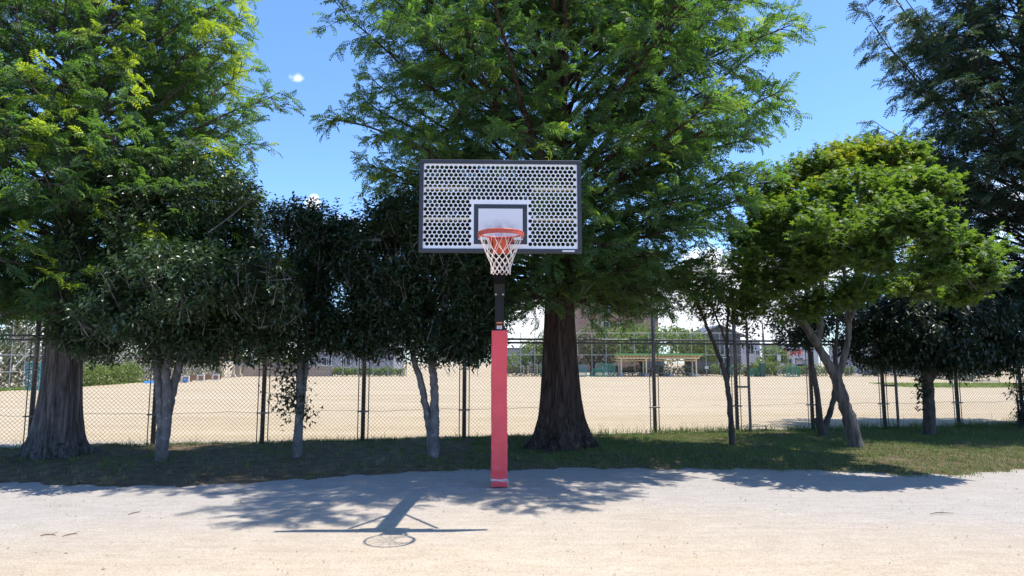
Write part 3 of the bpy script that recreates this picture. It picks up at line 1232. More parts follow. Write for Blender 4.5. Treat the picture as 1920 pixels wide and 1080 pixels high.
fr.box((-BW / 2 + FW / 2, .012, zc), (FW, .055, BH - 2 * FW - .001), bev=.004).box((BW / 2 - FW / 2, .012, zc), (FW, .055, BH - 2 * FW - .001), bev=.004)
fr.build('board_frame', M['frame_black'], hoop)
for zz in (top - 6 * rowp + .006, top - 14 * rowp + .006):
    for sx in (-1, 1):
        MB().box((sx * .60, .042, zz + .022), (.50, .045, .026)).build('stiffener_bar', M['beige_paint'], hoop)
bk = MB()
for sx in (-.32, .32):
    bk.box((sx, .065, zc), (.04, .04, BH - .02))
bk.box((0, .065, 3.42), (.60, .038, .05)).box((0, .065, 3.1), (.60, .038, .05))
bk.build('rear_frame', M['black_steel'], hoop)
sq = MB()
sw, sh, st_ = .59, .45, .05
sz0 = ZB + .097
sq.box((0, -.001, sz0 + st_ / 2), (sw, .004, st_)).box((0, -.001, sz0 + sh - st_ / 2), (sw, .004, st_))
sq.box((-sw / 2 + st_ / 2, -.001, sz0 + sh / 2), (st_, .004, sh - 2 * st_)).box((sw / 2 - st_ / 2, -.001, sz0 + sh / 2), (st_, .004, sh - 2 * st_))
sq.build('shooter_square', M['frame_black'], board)
MB().box((0, -.001, sz0 + sh / 2), (sw - 2 * st_, .0044, sh - 2 * st_)).build('scuffed_panel', M['scuffed_white'], board)
mb = MB().box((BW / 2 - .15, -.0175, ZB + .021), (.135, .002, .016))
mb.build('maker_plate', M['sticker'], hoop)

# rim
RZ, RC = ZB + .145, -(.151 + .225)
ring = [(.235 * math.cos(2 * PI * k / 48), RC + .235 * math.sin(2 * PI * k / 48), RZ) for k in range(48)]
rim = MB().tube(ring, .0105, 10, closed=True)
ring2 = [(.232 * math.cos(R(200) + R(-40) + R(260) * k / 36 + R(-70)), 0, 0) for k in range(2)]
rim.build('rim', M['rim_red'], hoop, True)
br = MB()
br.box((0, -.012, RZ - .06), (.20, .02, .19), bev=.004)
br.box((0, -.075, RZ - .006), (.20, .12, .014))
# skirt plates curving out to the ring
for sx in (-1, 1):
    br.beam((sx * .09, -.02, RZ - .03), (sx * .135, RC + .20, RZ - .022), .012, .055)
br.add([(-.06, -.02, RZ - .13), (.06, -.02, RZ - .13), (.09, -.165, RZ - .016), (-.09, -.165, RZ - .016),
        (-.06, -.02, RZ - .145), (.06, -.02, RZ - .145), (.09, -.165, RZ - .03), (-.09, -.165, RZ - .03)],
       [(0, 1, 2, 3), (7, 6, 5, 4), (0, 4, 5, 1), (1, 5, 6, 2), (2, 6, 7, 3), (3, 7, 4, 0)])
lip = []
for k in range(41):
    a = R(-205 + 230 * k / 40)
    lip.append((.243 * math.cos(a), RC + .243 * math.sin(a), RZ - .018))
br.build('rim_bracket', M['rim_red'], hoop)
br = MB()
for k in range(40):
    a, b = lip[k], lip[k + 1]
    br.add([(a[0], a[1], a[2] - .022), (b[0], b[1], b[2] - .022), (b[0], b[1], b[2] + .02), (a[0], a[1], a[2] + .02),
            (a[0] * .975, RC + (a[1] - RC) * .975, a[2] - .022), (b[0] * .975, RC + (b[1] - RC) * .975, b[2] - .022), (b[0] * .975, RC + (b[1] - RC) * .975, b[2] + .02), (a[0] * .975, RC + (a[1] - RC) * .975, a[2] + .02)],
           [(0, 1, 2, 3), (7, 6, 5, 4), (0, 4, 5, 1), (3, 2, 6, 7)])
br.build('rim_skirt', M['rim_red'], hoop)
nb = MB()
lv = [(-.018, .228), (-.165, .178), (-.215, .150), (-.262, .130), (-.306, .116), (-.350, .106), (-.392, .101), (-.428, .102)]
rj = random.Random(3)


def kn(j, i):
    a = 2 * PI * (i + (.5 if j % 2 else 0)) / 12 + .13
    z_, r_ = lv[j]
    rj.seed(j * 31 + (i % 12) * 7)
    return (r_ * math.cos(a) * rj.uniform(.96, 1.04), RC + r_ * math.sin(a) * rj.uniform(.96, 1.04), RZ + z_ + rj.uniform(-.005, .005))


for j in range(len(lv) - 1):
    for i_ in range(12):
        a = kn(j, i_)
        for di in ((0, -1) if j % 2 == 0 else (0, 1)):
            b = kn(j + 1, (i_ + di) % 12)
            m_ = [(a[c] + b[c]) / 2 for c in range(3)]
            m_[2] -= .01 if j == 0 else .002
            nb.tube([a, tuple(m_), b], .0032 if j else .0026, 5)
for i_ in range(12):
    a = 2 * PI * i_ / 12 + .13
    nb.tube([(.226 * math.cos(a), RC + .226 * math.sin(a), RZ - .022), (.235 * math.cos(a), RC + .235 * math.sin(a), RZ + .0135), (.243 * math.cos(a), RC + .243 * math.sin(a), RZ - .002)], .004, 5)
nb.build('net', M['net'], hoop)

# ------------------------------------------------------------------ chain link fence
fence = empty('chain_link_fence', (0, FENCE(0), 0), 0, 'tall chain link fence on dark steel posts between the trees and the sand field', 'fence')
fdir = np.array([1, .21, 0.]) / math.hypot(1, .21)
FH = 3.9
posts = [-13.6, -11.5, -9.4, -7.24, -5.2, -3.2, -1.06, 1.12, 3.36, 5.44, 7.45, 9.47, 11.65, 13.65, 15.7, 17.8]
for k, px in enumerate(posts):
    py = FENCE(px)
    mb = MB().tube([(px, py, -.05), (px, py, FH)], .046, 12)
    po = mb.build('post', M['post_dark'], fence, True)
    for zz in (.66, 1.56):
        MB().box((px, py - .0, zz), (.25, .11, .026), rz=math.atan(.21)).build('clamp', M['post_dark'], po)
    for sg in (-1, 1):
        tb = MB()
        tb.tube([(px + fdir[0] * .108 * sg, py + fdir[1] * .108 * sg, .02), (px + fdir[0] * .108 * sg, py + fdir[1] * .108 * sg, 2.15)], .011, 6)
        tb.build('tension_bar', M['post_dark'], po)
for (px, top_, off) in ((-7.24, 2.2, .16), (5.44, 2.68, .22), (9.47, 2.6, .22), (13.65, 2.6, .42)):
    py = FENCE(px)
    c = np.array([px, py, 0]) + fdir * off + np.array([0.06, -.16, 0])
    p0 = np.array([px, py, 0])
    mb = MB()
    mb.tube([tuple(c + [0, 0, -.05]), tuple(c + [0, 0, top_])], .034, 8)
    for zz in (top_ - .02, 1.12):
        mb.beam(tuple(p0 + [0, 0, zz]), tuple(c + [0, 0, zz]), .05, .045)
    mb.build('brace', M['post_dark'], fence)
rl = MB()
a, b = posts[0] - .3, posts[-1] + .3
for zz, rr in ((2.155, .024), (2.235, .024), (FH - .02, .026)):
    rl.tube([(a, FENCE(a), zz), (b, FENCE(b), zz)], rr, 10)
rl.build('rail', M['post_dark'], fence, True)
wr = MB()
L = (b - a) / fdir[0]
P0 = np.array([a, FENCE(a) - .05, 0])
cell = .082
rw = .0029
nd_ = int((L + FH) / cell)
nrm = np.array([fdir[1], -fdir[0], 0])
for k in range(nd_):
    for sg in (0, 1):
        # line: s - z = c  (or s + z = c)
        c = (k + .3) * cell
        if sg == 0:
            s0, z0, s1, z1 = c - FH, FH, c, 0.0
        else:
            s0, z0, s1, z1 = c - FH, 0.0, c, FH
        # clip to 0..L
        if s0 < 0:
            t = -s0 / FH
            z0 = z0 + (z1 - z0) * t
            s0 = 0
        if s1 > L:
            t = (L - s0) / (s1 - s0)
            z1 = z0 + (z1 - z0) * t
            s1 = L
        if s1 <= s0:
            continue
        o_ = nrm * (.003 if sg else -.003)
        A = P0 + fdir * s0 + [0, 0, z0 + .02] + o_
        B = P0 + fdir * s1 + [0, 0, z1 + .02] + o_
        wr.tube([tuple(A), tuple(B)], rw, 3, cap=False)
wr.build('wire_mesh', M['wire'], fence)
tw_ = MB()
for zz in (.08, .68, 3.85):
    pts = []
    for k in range(140):
        xx = a + (b - a) * k / 139
        pts.append((xx, FENCE(xx) - .055, zz + .012 * math.sin(xx * 2.9) + .008 * math.sin(xx * 7.3)))
    tw_.tube(pts, .0035, 4)
tw_.build('tension_wire', M['wire'], fence)

# ------------------------------------------------------------------ the big trees
PROF_C = [(-.1, .72), (.1, .63), (.3, .52), (.6, .43), (1.0, .385), (1.6, .345), (2.4, .30), (3.2, .27), (6, .21), (10, .13), (17, .02)]
PROF_L = [(-.1, .56), (.1, .49), (.35, .40), (.7, .35), (1.3, .31), (2.0, .285), (2.8, .27), (6, .25), (10, .15), (17, .02)]


def seg_dir(az, tx, ty):
    return math.cos(az) * tx + math.sin(az) * ty


redwood('tall dawn redwood right behind the hoop with a broad dark flared trunk', (.93, 13.25), 16.5, 2.95, 4.15, PROF_C, M['redwood_leaf'], M['redwood_bark'], 11, 330,
        az_mod=lambda az, z: 1 + .01 * math.cos(az) + float(np.interp(z, [2.7, 3.9, 4.5, 5.8, 7.2], [-.42, -.22, .24, .17, -.22])) * max(0, -math.sin(az)) ** 2 - .42 * max(0, math.sin(az)), ph=.4, young=.28)
redwood('tall dawn redwood with sunlit yellow green foliage at the left edge', (-8.18, 12.2), 16.5, 2.6, 3.5, PROF_L, M['redwood_leaf'], M['redwood_bark_grey'], 23, 385,
        az_mod=lambda az, z: 1 - float(np.interp(z, [4, 7], [.14, .32])) * max(0, -math.sin(az)) - .42 * max(0, math.sin(az)), ph=2.1, young=.75)  # high tip tint puts the sunlit yellow green into the leaf colour
redwood('dawn redwood with shade painted into its leaf colour at the right edge behind the maple', (13.9, 17.2), 17.5, 2.9, 4.0, PROF_C, M['redwood_leaf_shade'], M['redwood_bark'], 37, 250,
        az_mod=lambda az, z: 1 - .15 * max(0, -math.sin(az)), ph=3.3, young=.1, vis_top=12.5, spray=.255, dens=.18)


# ------------------------------------------------------------------ the smaller trees
def S(pts, radpx, Y, dy=None):
    """stem from photo points at depth Y: list of (px,py) and half widths in px"""
    P, Rr = [], []
    for k, (q, r_) in enumerate(zip(pts, radpx)):
        yy = Y + (dy[k] if dy else 0)
        p = at(q[0], q[1], yy)
        P.append(p)
        Rr.append(r_ * .78 / FPX * yy)
    return P, Rr


def blob(px, py, Y, rx, rz, ry=None, w=1.0):
    c = at(px, py, Y)
    k = Y / FPX
    return (c, (rx * k, (ry if ry else rx) * k, rz * k), w)


Y_A, Y_B, Y_C = 11.41, 11.9, 11.9
yA = lambda o, rg: .55 * ((patchn(o[:, 0], o[:, 2], 2.3, 2) > 1.0) & (rg.uniform(0, 1, len(o)) < .3))
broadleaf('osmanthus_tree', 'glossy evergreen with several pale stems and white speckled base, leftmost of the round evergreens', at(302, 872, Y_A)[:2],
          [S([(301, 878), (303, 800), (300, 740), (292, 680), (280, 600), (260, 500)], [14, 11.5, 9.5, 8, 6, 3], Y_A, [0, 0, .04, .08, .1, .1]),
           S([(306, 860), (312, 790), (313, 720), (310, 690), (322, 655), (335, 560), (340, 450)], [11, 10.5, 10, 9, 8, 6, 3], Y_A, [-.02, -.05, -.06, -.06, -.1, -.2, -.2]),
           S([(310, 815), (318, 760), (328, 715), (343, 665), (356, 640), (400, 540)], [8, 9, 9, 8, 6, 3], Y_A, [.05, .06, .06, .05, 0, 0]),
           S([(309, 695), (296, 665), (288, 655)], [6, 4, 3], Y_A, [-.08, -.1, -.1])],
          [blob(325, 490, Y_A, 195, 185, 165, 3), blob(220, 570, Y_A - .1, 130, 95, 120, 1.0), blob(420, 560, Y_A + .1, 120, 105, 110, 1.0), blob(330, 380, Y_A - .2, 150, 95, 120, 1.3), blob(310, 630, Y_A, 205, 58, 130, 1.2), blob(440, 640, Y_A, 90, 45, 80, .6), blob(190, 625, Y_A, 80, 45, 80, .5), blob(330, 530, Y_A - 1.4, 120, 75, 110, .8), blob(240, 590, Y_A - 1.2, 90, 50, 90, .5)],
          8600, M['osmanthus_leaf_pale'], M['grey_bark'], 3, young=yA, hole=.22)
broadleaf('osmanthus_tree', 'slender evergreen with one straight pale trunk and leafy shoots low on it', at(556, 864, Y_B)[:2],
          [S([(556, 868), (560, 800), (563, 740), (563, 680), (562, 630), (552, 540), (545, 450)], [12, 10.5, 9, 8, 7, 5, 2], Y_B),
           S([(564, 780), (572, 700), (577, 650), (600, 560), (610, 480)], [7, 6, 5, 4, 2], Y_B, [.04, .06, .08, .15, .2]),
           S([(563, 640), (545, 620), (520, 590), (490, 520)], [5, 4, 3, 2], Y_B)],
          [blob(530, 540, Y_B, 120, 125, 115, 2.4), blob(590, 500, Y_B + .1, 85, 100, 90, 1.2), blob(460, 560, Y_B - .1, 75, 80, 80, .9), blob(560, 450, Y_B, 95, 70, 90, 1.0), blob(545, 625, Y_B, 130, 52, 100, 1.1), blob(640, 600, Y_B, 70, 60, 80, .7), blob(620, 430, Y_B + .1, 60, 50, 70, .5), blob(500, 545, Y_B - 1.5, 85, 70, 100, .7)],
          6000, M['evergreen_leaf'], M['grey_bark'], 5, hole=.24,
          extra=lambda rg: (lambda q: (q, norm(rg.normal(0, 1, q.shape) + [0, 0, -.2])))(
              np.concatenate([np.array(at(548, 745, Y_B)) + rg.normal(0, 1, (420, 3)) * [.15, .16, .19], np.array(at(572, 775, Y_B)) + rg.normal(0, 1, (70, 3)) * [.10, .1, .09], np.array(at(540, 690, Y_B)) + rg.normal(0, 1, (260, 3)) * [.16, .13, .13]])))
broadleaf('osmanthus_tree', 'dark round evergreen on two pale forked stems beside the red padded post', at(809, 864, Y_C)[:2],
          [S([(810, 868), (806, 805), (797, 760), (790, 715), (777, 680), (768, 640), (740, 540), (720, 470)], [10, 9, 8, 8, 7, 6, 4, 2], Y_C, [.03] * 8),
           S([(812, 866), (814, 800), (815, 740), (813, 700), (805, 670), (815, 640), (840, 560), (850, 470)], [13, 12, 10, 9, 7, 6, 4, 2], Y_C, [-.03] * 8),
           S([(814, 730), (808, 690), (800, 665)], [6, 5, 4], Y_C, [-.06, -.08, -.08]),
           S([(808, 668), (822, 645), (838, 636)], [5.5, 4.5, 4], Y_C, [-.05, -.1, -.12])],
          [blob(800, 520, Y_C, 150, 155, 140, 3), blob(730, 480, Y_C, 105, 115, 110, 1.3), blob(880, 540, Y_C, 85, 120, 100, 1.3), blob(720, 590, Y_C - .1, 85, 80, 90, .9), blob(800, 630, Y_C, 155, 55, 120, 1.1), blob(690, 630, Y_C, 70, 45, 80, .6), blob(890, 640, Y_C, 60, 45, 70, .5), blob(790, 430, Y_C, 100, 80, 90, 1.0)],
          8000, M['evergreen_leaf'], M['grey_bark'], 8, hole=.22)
Y_D = 13.66
broadleaf('crepe_myrtle', 'thin bent young tree with sparse small leaves in front of the fence braces', at(1374, 842, Y_D)[:2],
          [S([(1373, 846), (1371, 800), (1368, 750), (1362, 708), (1345, 660), (1325, 610), (1312, 580), (1290, 520)], [8, 6.5, 6, 6, 5, 4, 3, 1.5], Y_D),
           S([(1364, 715), (1366, 670), (1362, 640), (1364, 600), (1372, 530)], [5, 4, 3.5, 3, 1.5], Y_D, [.03, .05, .06, .08, .1]),
           S([(1362, 645), (1352, 615), (1340, 590), (1330, 530)], [3, 2.5, 2, 1.2], Y_D, [.05, .1, .1, .1])],
          [blob(1340, 555, Y_D, 85, 65, 80, 2), blob(1290, 570, Y_D, 55, 40, 60, .8), blob(1400, 565, Y_D, 50, 70, 50, 1), blob(1350, 500, Y_D, 80, 45, 80, 1), blob(1400, 640, Y_D, 25, 28, 20, .2)],
          620, M['small_leaf'], M['dark_bark'], 13, leaf=(SM_V, SM_F), lsize=(.05, .085), per=7, twig=.16, shell=.15, hole=.35, limbs_n=55, limb_r=.014,
          young=lambda o, rg: .5 * (rg.uniform(0, 1, len(o)) < .08))
Y_E = 13.25
padsE = []
for (px, py, rx, rz, dy, w) in [(1690, 290, 48, 34, -1.0, .9), (1640, 300, 45, 32, -.5, .7), (1545, 310, 60, 38, -.6, .9), (1590, 290, 45, 26, 0, .5), (1475, 345, 62, 36, -.6, .9), (1735, 355, 52, 30, -3.0, .8), (1665, 350, 60, 32, -1.6, .8),
                               (1600, 360, 80, 38, -2.0, 1.2), (1500, 400, 85, 38, -1.8, 1.2), (1690, 410, 62, 30, -3.3, .9), (1752, 435, 42, 36, -3.5, .8), (1420, 440, 65, 52, -.6, 1.1), (1590, 425, 90, 42, -3.0, 1.3), (1540, 480, 95, 40, -2.0, 1.2), (1670, 485, 75, 34, -3.0, .9),
                               (1825, 480, 48, 24, -3.2, .7), (1868, 462, 28, 18, -3.0, .35), (1780, 515, 48, 22, -3.3, .5), (1840, 520, 40, 16, -3.1, .4), (1460, 520, 85, 38, -1.2, 1.0), (1600, 545, 90, 30, -1.2, .9), (1800, 555, 36, 16, -2.8, .3), (1710, 545, 55, 22, -2.2, .5),
                               (1420, 565, 60, 32, .2, .6), (1500, 575, 75, 28, -.6, .6), (1560, 420, 110, 70, .9, 1.0), (1640, 460, 100, 60, 1.1, .9), (1460, 470, 70, 40, -1.8, .7), (1425, 385, 50, 34, -.4, .6), (1395, 505, 50, 40, .3, .6), (1640, 400, 60, 30, .2, .5)]:
    padsE.append(blob(px, py, Y_E + dy, rx, rz, rx * .85, w))


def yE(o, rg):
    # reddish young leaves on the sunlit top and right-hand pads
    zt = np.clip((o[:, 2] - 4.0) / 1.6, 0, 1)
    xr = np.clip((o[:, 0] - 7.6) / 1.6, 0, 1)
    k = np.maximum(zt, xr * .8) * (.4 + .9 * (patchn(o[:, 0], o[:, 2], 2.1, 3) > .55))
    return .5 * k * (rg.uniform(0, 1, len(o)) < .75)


broadleaf('japanese_maple', 'layered green maple with orange tinged tips on a leaning forked grey trunk', at(1606, 848, Y_E)[:2],
          [S([(1608, 852), (1598, 805), (1583, 755), (1569, 710), (1560, 695), (1532, 645), (1510, 610), (1490, 590), (1465, 560)], [19, 17, 14, 12, 11, 10, 9, 9, 5], Y_E),
           S([(1568, 712), (1580, 680), (1590, 640), (1592, 600), (1588, 560), (1582, 500)], [9, 8, 7, 7, 6, 4], Y_E, [-.02, -.05, -.08, -.1, -.1, -.1]),
           S([(1590, 605), (1606, 575), (1640, 545), (1720, 520), (1800, 505)], [5, 4.5, 4, 3, 1.5], Y_E, [-.1, -.4, -1.2, -2.3, -3.1]),
           S([(1532, 645), (1540, 610), (1535, 585), (1540, 520), (1560, 430), (1600, 340)], [8, 8, 7, 5, 4, 2], Y_E, [.03, .05, .1, .15, .2, .1]),
           S([(1588, 560), (1620, 480), (1650, 400), (1670, 330)], [5, 4, 3, 1.5], Y_E, [-.1, -.1, -.1, -.1])],
          padsE, 7600, M['maple_leaf'], M['maple_bark'], 17, leaf=(ST_V, ST_F), lsize=(.052, .088), per=9, twig=.23, shell=.1, hole=.30, limbs_n=120, flat=.42, droop=-.14,
          young=yE, holef=2.2, lumpiness=.32)
Y_F = 15.15
broadleaf('young_tree', 'dark tree forking into a V near the ground behind the leaning maple', at(1542, 828, Y_F)[:2],
          [S([(1542, 832), (1543, 810), (1537, 790), (1532, 740), (1524, 690), (1516, 645), (1505, 600)], [13, 11, 7, 6.5, 6, 5, 3], Y_F),
           S([(1544, 812), (1553, 785), (1563, 750), (1567, 715), (1566, 660), (1570, 600)], [9, 6.5, 6, 5.5, 5, 3], Y_F, [0, .02, .04, .05, .05, .05]),
           S([(1540, 805), (1532, 793), (1528, 786)], [6, 5, 4.5], Y_F)],
          [blob(1500, 605, Y_F, 58, 42, 60, 1), blob(1560, 600, Y_F, 70, 50, 70, 1), blob(1500, 640, Y_F, 50, 20, 50, .4), blob(1640, 600, Y_F + .3, 70, 60, 70, 1.2)],
          900, M['camphor_leaf'], M['dark_bark'], 19, leaf=(SM_V, SM_F), lsize=(.07, .11), per=7, twig=.2, shell=.2, hole=.22, limbs_n=40)
Y_G = 15.37
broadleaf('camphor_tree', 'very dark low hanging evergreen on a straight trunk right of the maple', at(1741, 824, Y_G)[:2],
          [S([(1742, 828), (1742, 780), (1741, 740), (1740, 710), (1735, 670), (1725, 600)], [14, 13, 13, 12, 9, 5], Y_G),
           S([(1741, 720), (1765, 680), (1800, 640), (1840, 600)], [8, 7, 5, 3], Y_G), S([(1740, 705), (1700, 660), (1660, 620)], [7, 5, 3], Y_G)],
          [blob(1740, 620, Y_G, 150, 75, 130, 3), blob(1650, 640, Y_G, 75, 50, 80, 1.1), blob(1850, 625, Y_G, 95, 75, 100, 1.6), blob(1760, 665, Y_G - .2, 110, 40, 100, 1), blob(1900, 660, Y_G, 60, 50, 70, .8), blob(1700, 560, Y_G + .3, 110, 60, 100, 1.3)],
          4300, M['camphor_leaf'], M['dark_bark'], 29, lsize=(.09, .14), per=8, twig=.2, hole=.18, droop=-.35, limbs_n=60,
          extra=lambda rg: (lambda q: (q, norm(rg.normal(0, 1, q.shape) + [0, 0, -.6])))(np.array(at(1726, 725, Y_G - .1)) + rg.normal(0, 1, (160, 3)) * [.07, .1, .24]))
broadleaf('shrub', 'small leafy shrub in front of the roots at the right edge', at(1912, 800, 16.3)[:2],
          [S([(1912, 802), (1910, 770), (1906, 740)], [3, 2.5, 1.5], 16.3), S([(1914, 802), (1918, 770), (1925, 735)], [3, 2, 1.5], 16.3)],
          [blob(1910, 735, 16.3, 24, 24, 20, 1), blob(1914, 785, 16.3, 16, 14, 15, .6), blob(1925, 760, 16.3, 20, 40, 20, 1)], 120, M['camphor_leaf'], M['dark_bark'], 31, lsize=(.06, .1), per=7, twig=.12, limbs_n=14, shell=.2, cat='shrub', limb_r=.01)

# ------------------------------------------------------------------ across the field
YF = 82.0


def leaf_cloud(centres, radii, n, size, rg, shell=.5):
    w = np.array([r[0] * r[2] for r in radii])
    idx = rg.choice(len(centres), n, p=w / w.sum())
    d = norm(rg.normal(0, 1, (n, 3)))
    rr = (shell + (1 - shell) * rg.uniform(0, 1, n) ** .5) * (1 + .18 * lump(d, int(rg.integers(1000))))
    p = np.array(centres)[idx] + d * rr[:, None] * np.array(radii)[idx]
    ld = norm(rg.normal(0, 1, (n, 3)) + [0, 0, -.2])
    s_, n_ = frame(ld, .5, rg)
    return p, instance(SM_V, SM_F, p, ld, s_, n_, rg.uniform(.7, 1.3, n) * size)


def far_tree(name, label, trunk, blobs, n, size, mat, seed, trunk_r=.25, cat='tree'):
    rg = np.random.default_rng(seed)
    bx, by = trunk[0], trunk[1]
    root = empty(name, (bx, by, 0), 0, label, cat)
    mb = MB()
    c0 = np.mean([b[0] for b in blobs], 0)
    mb.tube([(bx, by, -.1), (bx + .1, by, c0[2] * .3), (bx * .7 + c0[0] * .3, by, c0[2] * .6), tuple(c0)], [trunk_r * 1.25, trunk_r, trunk_r * .8, trunk_r * .4], 8)
    for b in blobs:
        mb.tube([(bx, by, c0[2] * .35), tuple((np.array([bx, by, c0[2] * .5]) + np.array(b[0])) / 2), tuple(b[0])], [trunk_r * .6, trunk_r * .4, .04], 6)
    mb.build('trunk', M['dark_bark'], root, True)
    p, (v, f) = leaf_cloud([b[0] for b in blobs], [b[1] for b in blobs], n, size, rg)
    tint = np.clip(rg.normal(.4, .2, n), 0, 1)
    link_mesh('crown', np_mesh('crown', v, f, np.repeat(tint, len(SM_F))), mat, root)
    return root


def gx_(px, Y):
    return (px - 960) / FPX * Y * .994


far_tree('broad_tree', 'broad spreading tree with a dark leaning trunk behind the green roofed shelter', (gx_(1206, 88), 88),
         [blob(1190, 645, 88, 60, 32), blob(1240, 650, 88, 50, 30), blob(1150, 640, 89, 45, 26), blob(1210, 625, 88, 45, 18)], 3600, .42, M['far_leaf'], 41, .55)
far_tree('bright_tree', 'bright yellow green tree right of the shelter in front of the gabled house', (gx_(1290, 90), 90),
         [blob(1290, 640, 90, 42, 25), blob(1320, 655, 90, 28, 22), blob(1265, 630, 90, 25, 18), blob(1335, 668, 90, 18, 12)], 2400, .42, M['far_leaf'], 42, .3)
far_tree('dull_tree', 'dull olive tree just right of the big central trunk', (gx_(1110, 88), 88),
         [blob(1115, 640, 88, 38, 34), blob(1090, 660, 88, 25, 25), blob(1135, 665, 88, 25, 22)], 2400, .4, M['far_leaf_dull'], 43, .3)
far_tree('far_tree', 'green tree seen between the red post and the big central trunk', (gx_(1005, 86), 86),
         [blob(1000, 660, 86, 26, 24), blob(1025, 655, 86, 26, 28), blob(965, 680, 86, 22, 18)], 1900, .38, M['far_leaf'], 44, .28)
far_tree('far_tree', 'small round tree beside the white sign across the field', (gx_(1452, 90), 90),
         [blob(1450, 662, 90, 22, 14), blob(1440, 680, 89, 20, 14), blob(1466, 668, 90, 12, 12)], 1300, .36, M['far_leaf'], 45, .2)
far_tree('round_bush', 'bright round bush left of the dark green bin', (gx_(1415, 84.5), 84.5), [blob(1415, 692, 84.5, 16, 12), blob(1442, 690, 84.5, 12, 12)], 700, .3, M['far_leaf'], 46, .1, 'bush')
far_tree('far_tree', 'green tree behind the beige block wall at the left', (gx_(500, 98), 98),
         [blob(470, 660, 98, 38, 22), blob(510, 655, 98, 30, 25), blob(540, 665, 98, 28, 18)], 1900, .4, M['far_leaf'], 47, .3)
far_tree('far_tree', 'tall pale tree beyond the left fence corner', (gx_(15, 60), 60), [blob(-10, 600, 60, 60, 50), blob(70, 610, 60, 55, 45), blob(40, 570, 60, 60, 35)], 2600, .4, M['far_leaf_dull'], 48, .3)
far_tree('far_tree', 'grey green tree behind the dark hedge at the right', (gx_(1640, 92), 92), [blob(1635, 640, 92, 40, 30), blob(1720, 650, 92, 50, 30), blob(1800, 655, 92, 60, 28)], 2400, .45, M['far_leaf_dull'], 49, .3)


def hedge(label, a, b, h, d, n, size, mat, seed, name='hedge', z0=0.0):
    rg = np.random.default_rng(seed)
    a, b = np.array(a, float), np.array(b, float)
    t = rg.uniform(0, 1, n)
    L = np.linalg.norm(b - a)
    dr = (b - a) / L
    nr = np.array([-dr[1], dr[0]])
    w = rg.uniform(-1, 1, n)
    z = h * rg.uniform(0, 1, n) ** .7 * (1 + .12 * np.sin(t * L * 2.1) + .08 * np.sin(t * L * 5.3))
    p = np.stack([a[0] + dr[0] * t * L + nr[0] * w * d / 2, a[1] + dr[1] * t * L + nr[1] * w * d / 2, z + z0], 1)
    ld = norm(rg.normal(0, 1, (n, 3)))
    s_, n_ = frame(ld, .5, rg)
    v, f = instance(SM_V, SM_F, p, ld, s_, n_, rg.uniform(.7, 1.3, n) * size)
    o = link_mesh(name, np_mesh(name, v, f, np.repeat(np.clip(rg.normal(.45, .2, n), 0, 1), 2)), mat)
    return tag(o, label, 'hedge')


hedge('clipped bright hedge running left of the hoop across the field', (gx_(626, 84), 84), (gx_(760, 84), 84), 1.0, 1.0, 2600, .22, M['far_leaf'], 51)
hedge('hedge behind the green roofed shelter', (gx_(1140, 85), 85), (gx_(1330, 85), 85), 1.2, .9, 2600, .24, M['dark_hedge'], 52)
hedge('sunlit hedge running from the shelter to behind the leaning maple', (gx_(1332, 84.6), 84.6), (gx_(1600, 84.6), 84.6), 1.35, .9, 4200, .24, M['far_leaf'], 53)
hedge('low dull hedge between the red post and the big central trunk', (gx_(945, 84), 84), (gx_(1080, 84), 84), 1.3, .9, 2000, .24, M['far_leaf_dull'], 54)
hedge('tall dark hedge behind the right part of the field', (gx_(1610, 84), 84), (gx_(1725, 84), 84), 1.9, 1.2, 3200, .26, M['dark_hedge'], 55)
hedge('overgrown grey vine hedge along the left side of the field', (-33.5, 34), (-35.5, 82), 3.0, 1.3, 14000, .30, M['far_leaf_dull'], 56)
hedge('bright green bush growth at the foot of the left side fence', (-30.6, 46), (-32.2, 58), 1.5, 1.0, 3600, .2, M['far_leaf'], 57)
hedge('dark hedge along the right side of the field', (42, 60), (50, 84), 2.4, 1.2, 3600, .3, M['dark_hedge'], 58)

# grass margins of the field
def grass_margin(name, x0, x1, y0, y1, label, n, seed, hh=.16):
    rg = np.random.default_rng(seed)
    x = rg.uniform(0, 1, n)
    y = rg.uniform(0, 1, n)
    X = x0(y) + (x1(y) - x0(y)) * x
    Y = y0 + (y1 - y0) * y
    o = link_mesh(name, blades(name, X, Y, 0 * X, rg.uniform(.5, 1.2, n) * hh, rg.uniform(.04, .09, n), np.clip(rg.uniform(.3, .9, n), 0, 1), .8), M['far_leaf'])
    tag(o, label, 'grass', kind='stuff')


grass_margin('field_grass', lambda t: -32 - 2 * t, lambda t: -29.9 - 2.6 * t + .3 * np.sin(t * 40), 36, 70, 'rough grass margin along the left side fence', 9000, 61)
grass_margin('field_grass', lambda t: 27 + 3 * t + .5 * np.sin(t * 30), lambda t: 44 + 4 * t, 46, 56, 'grass patch at the far right of the sand field', 9000, 62, .1)


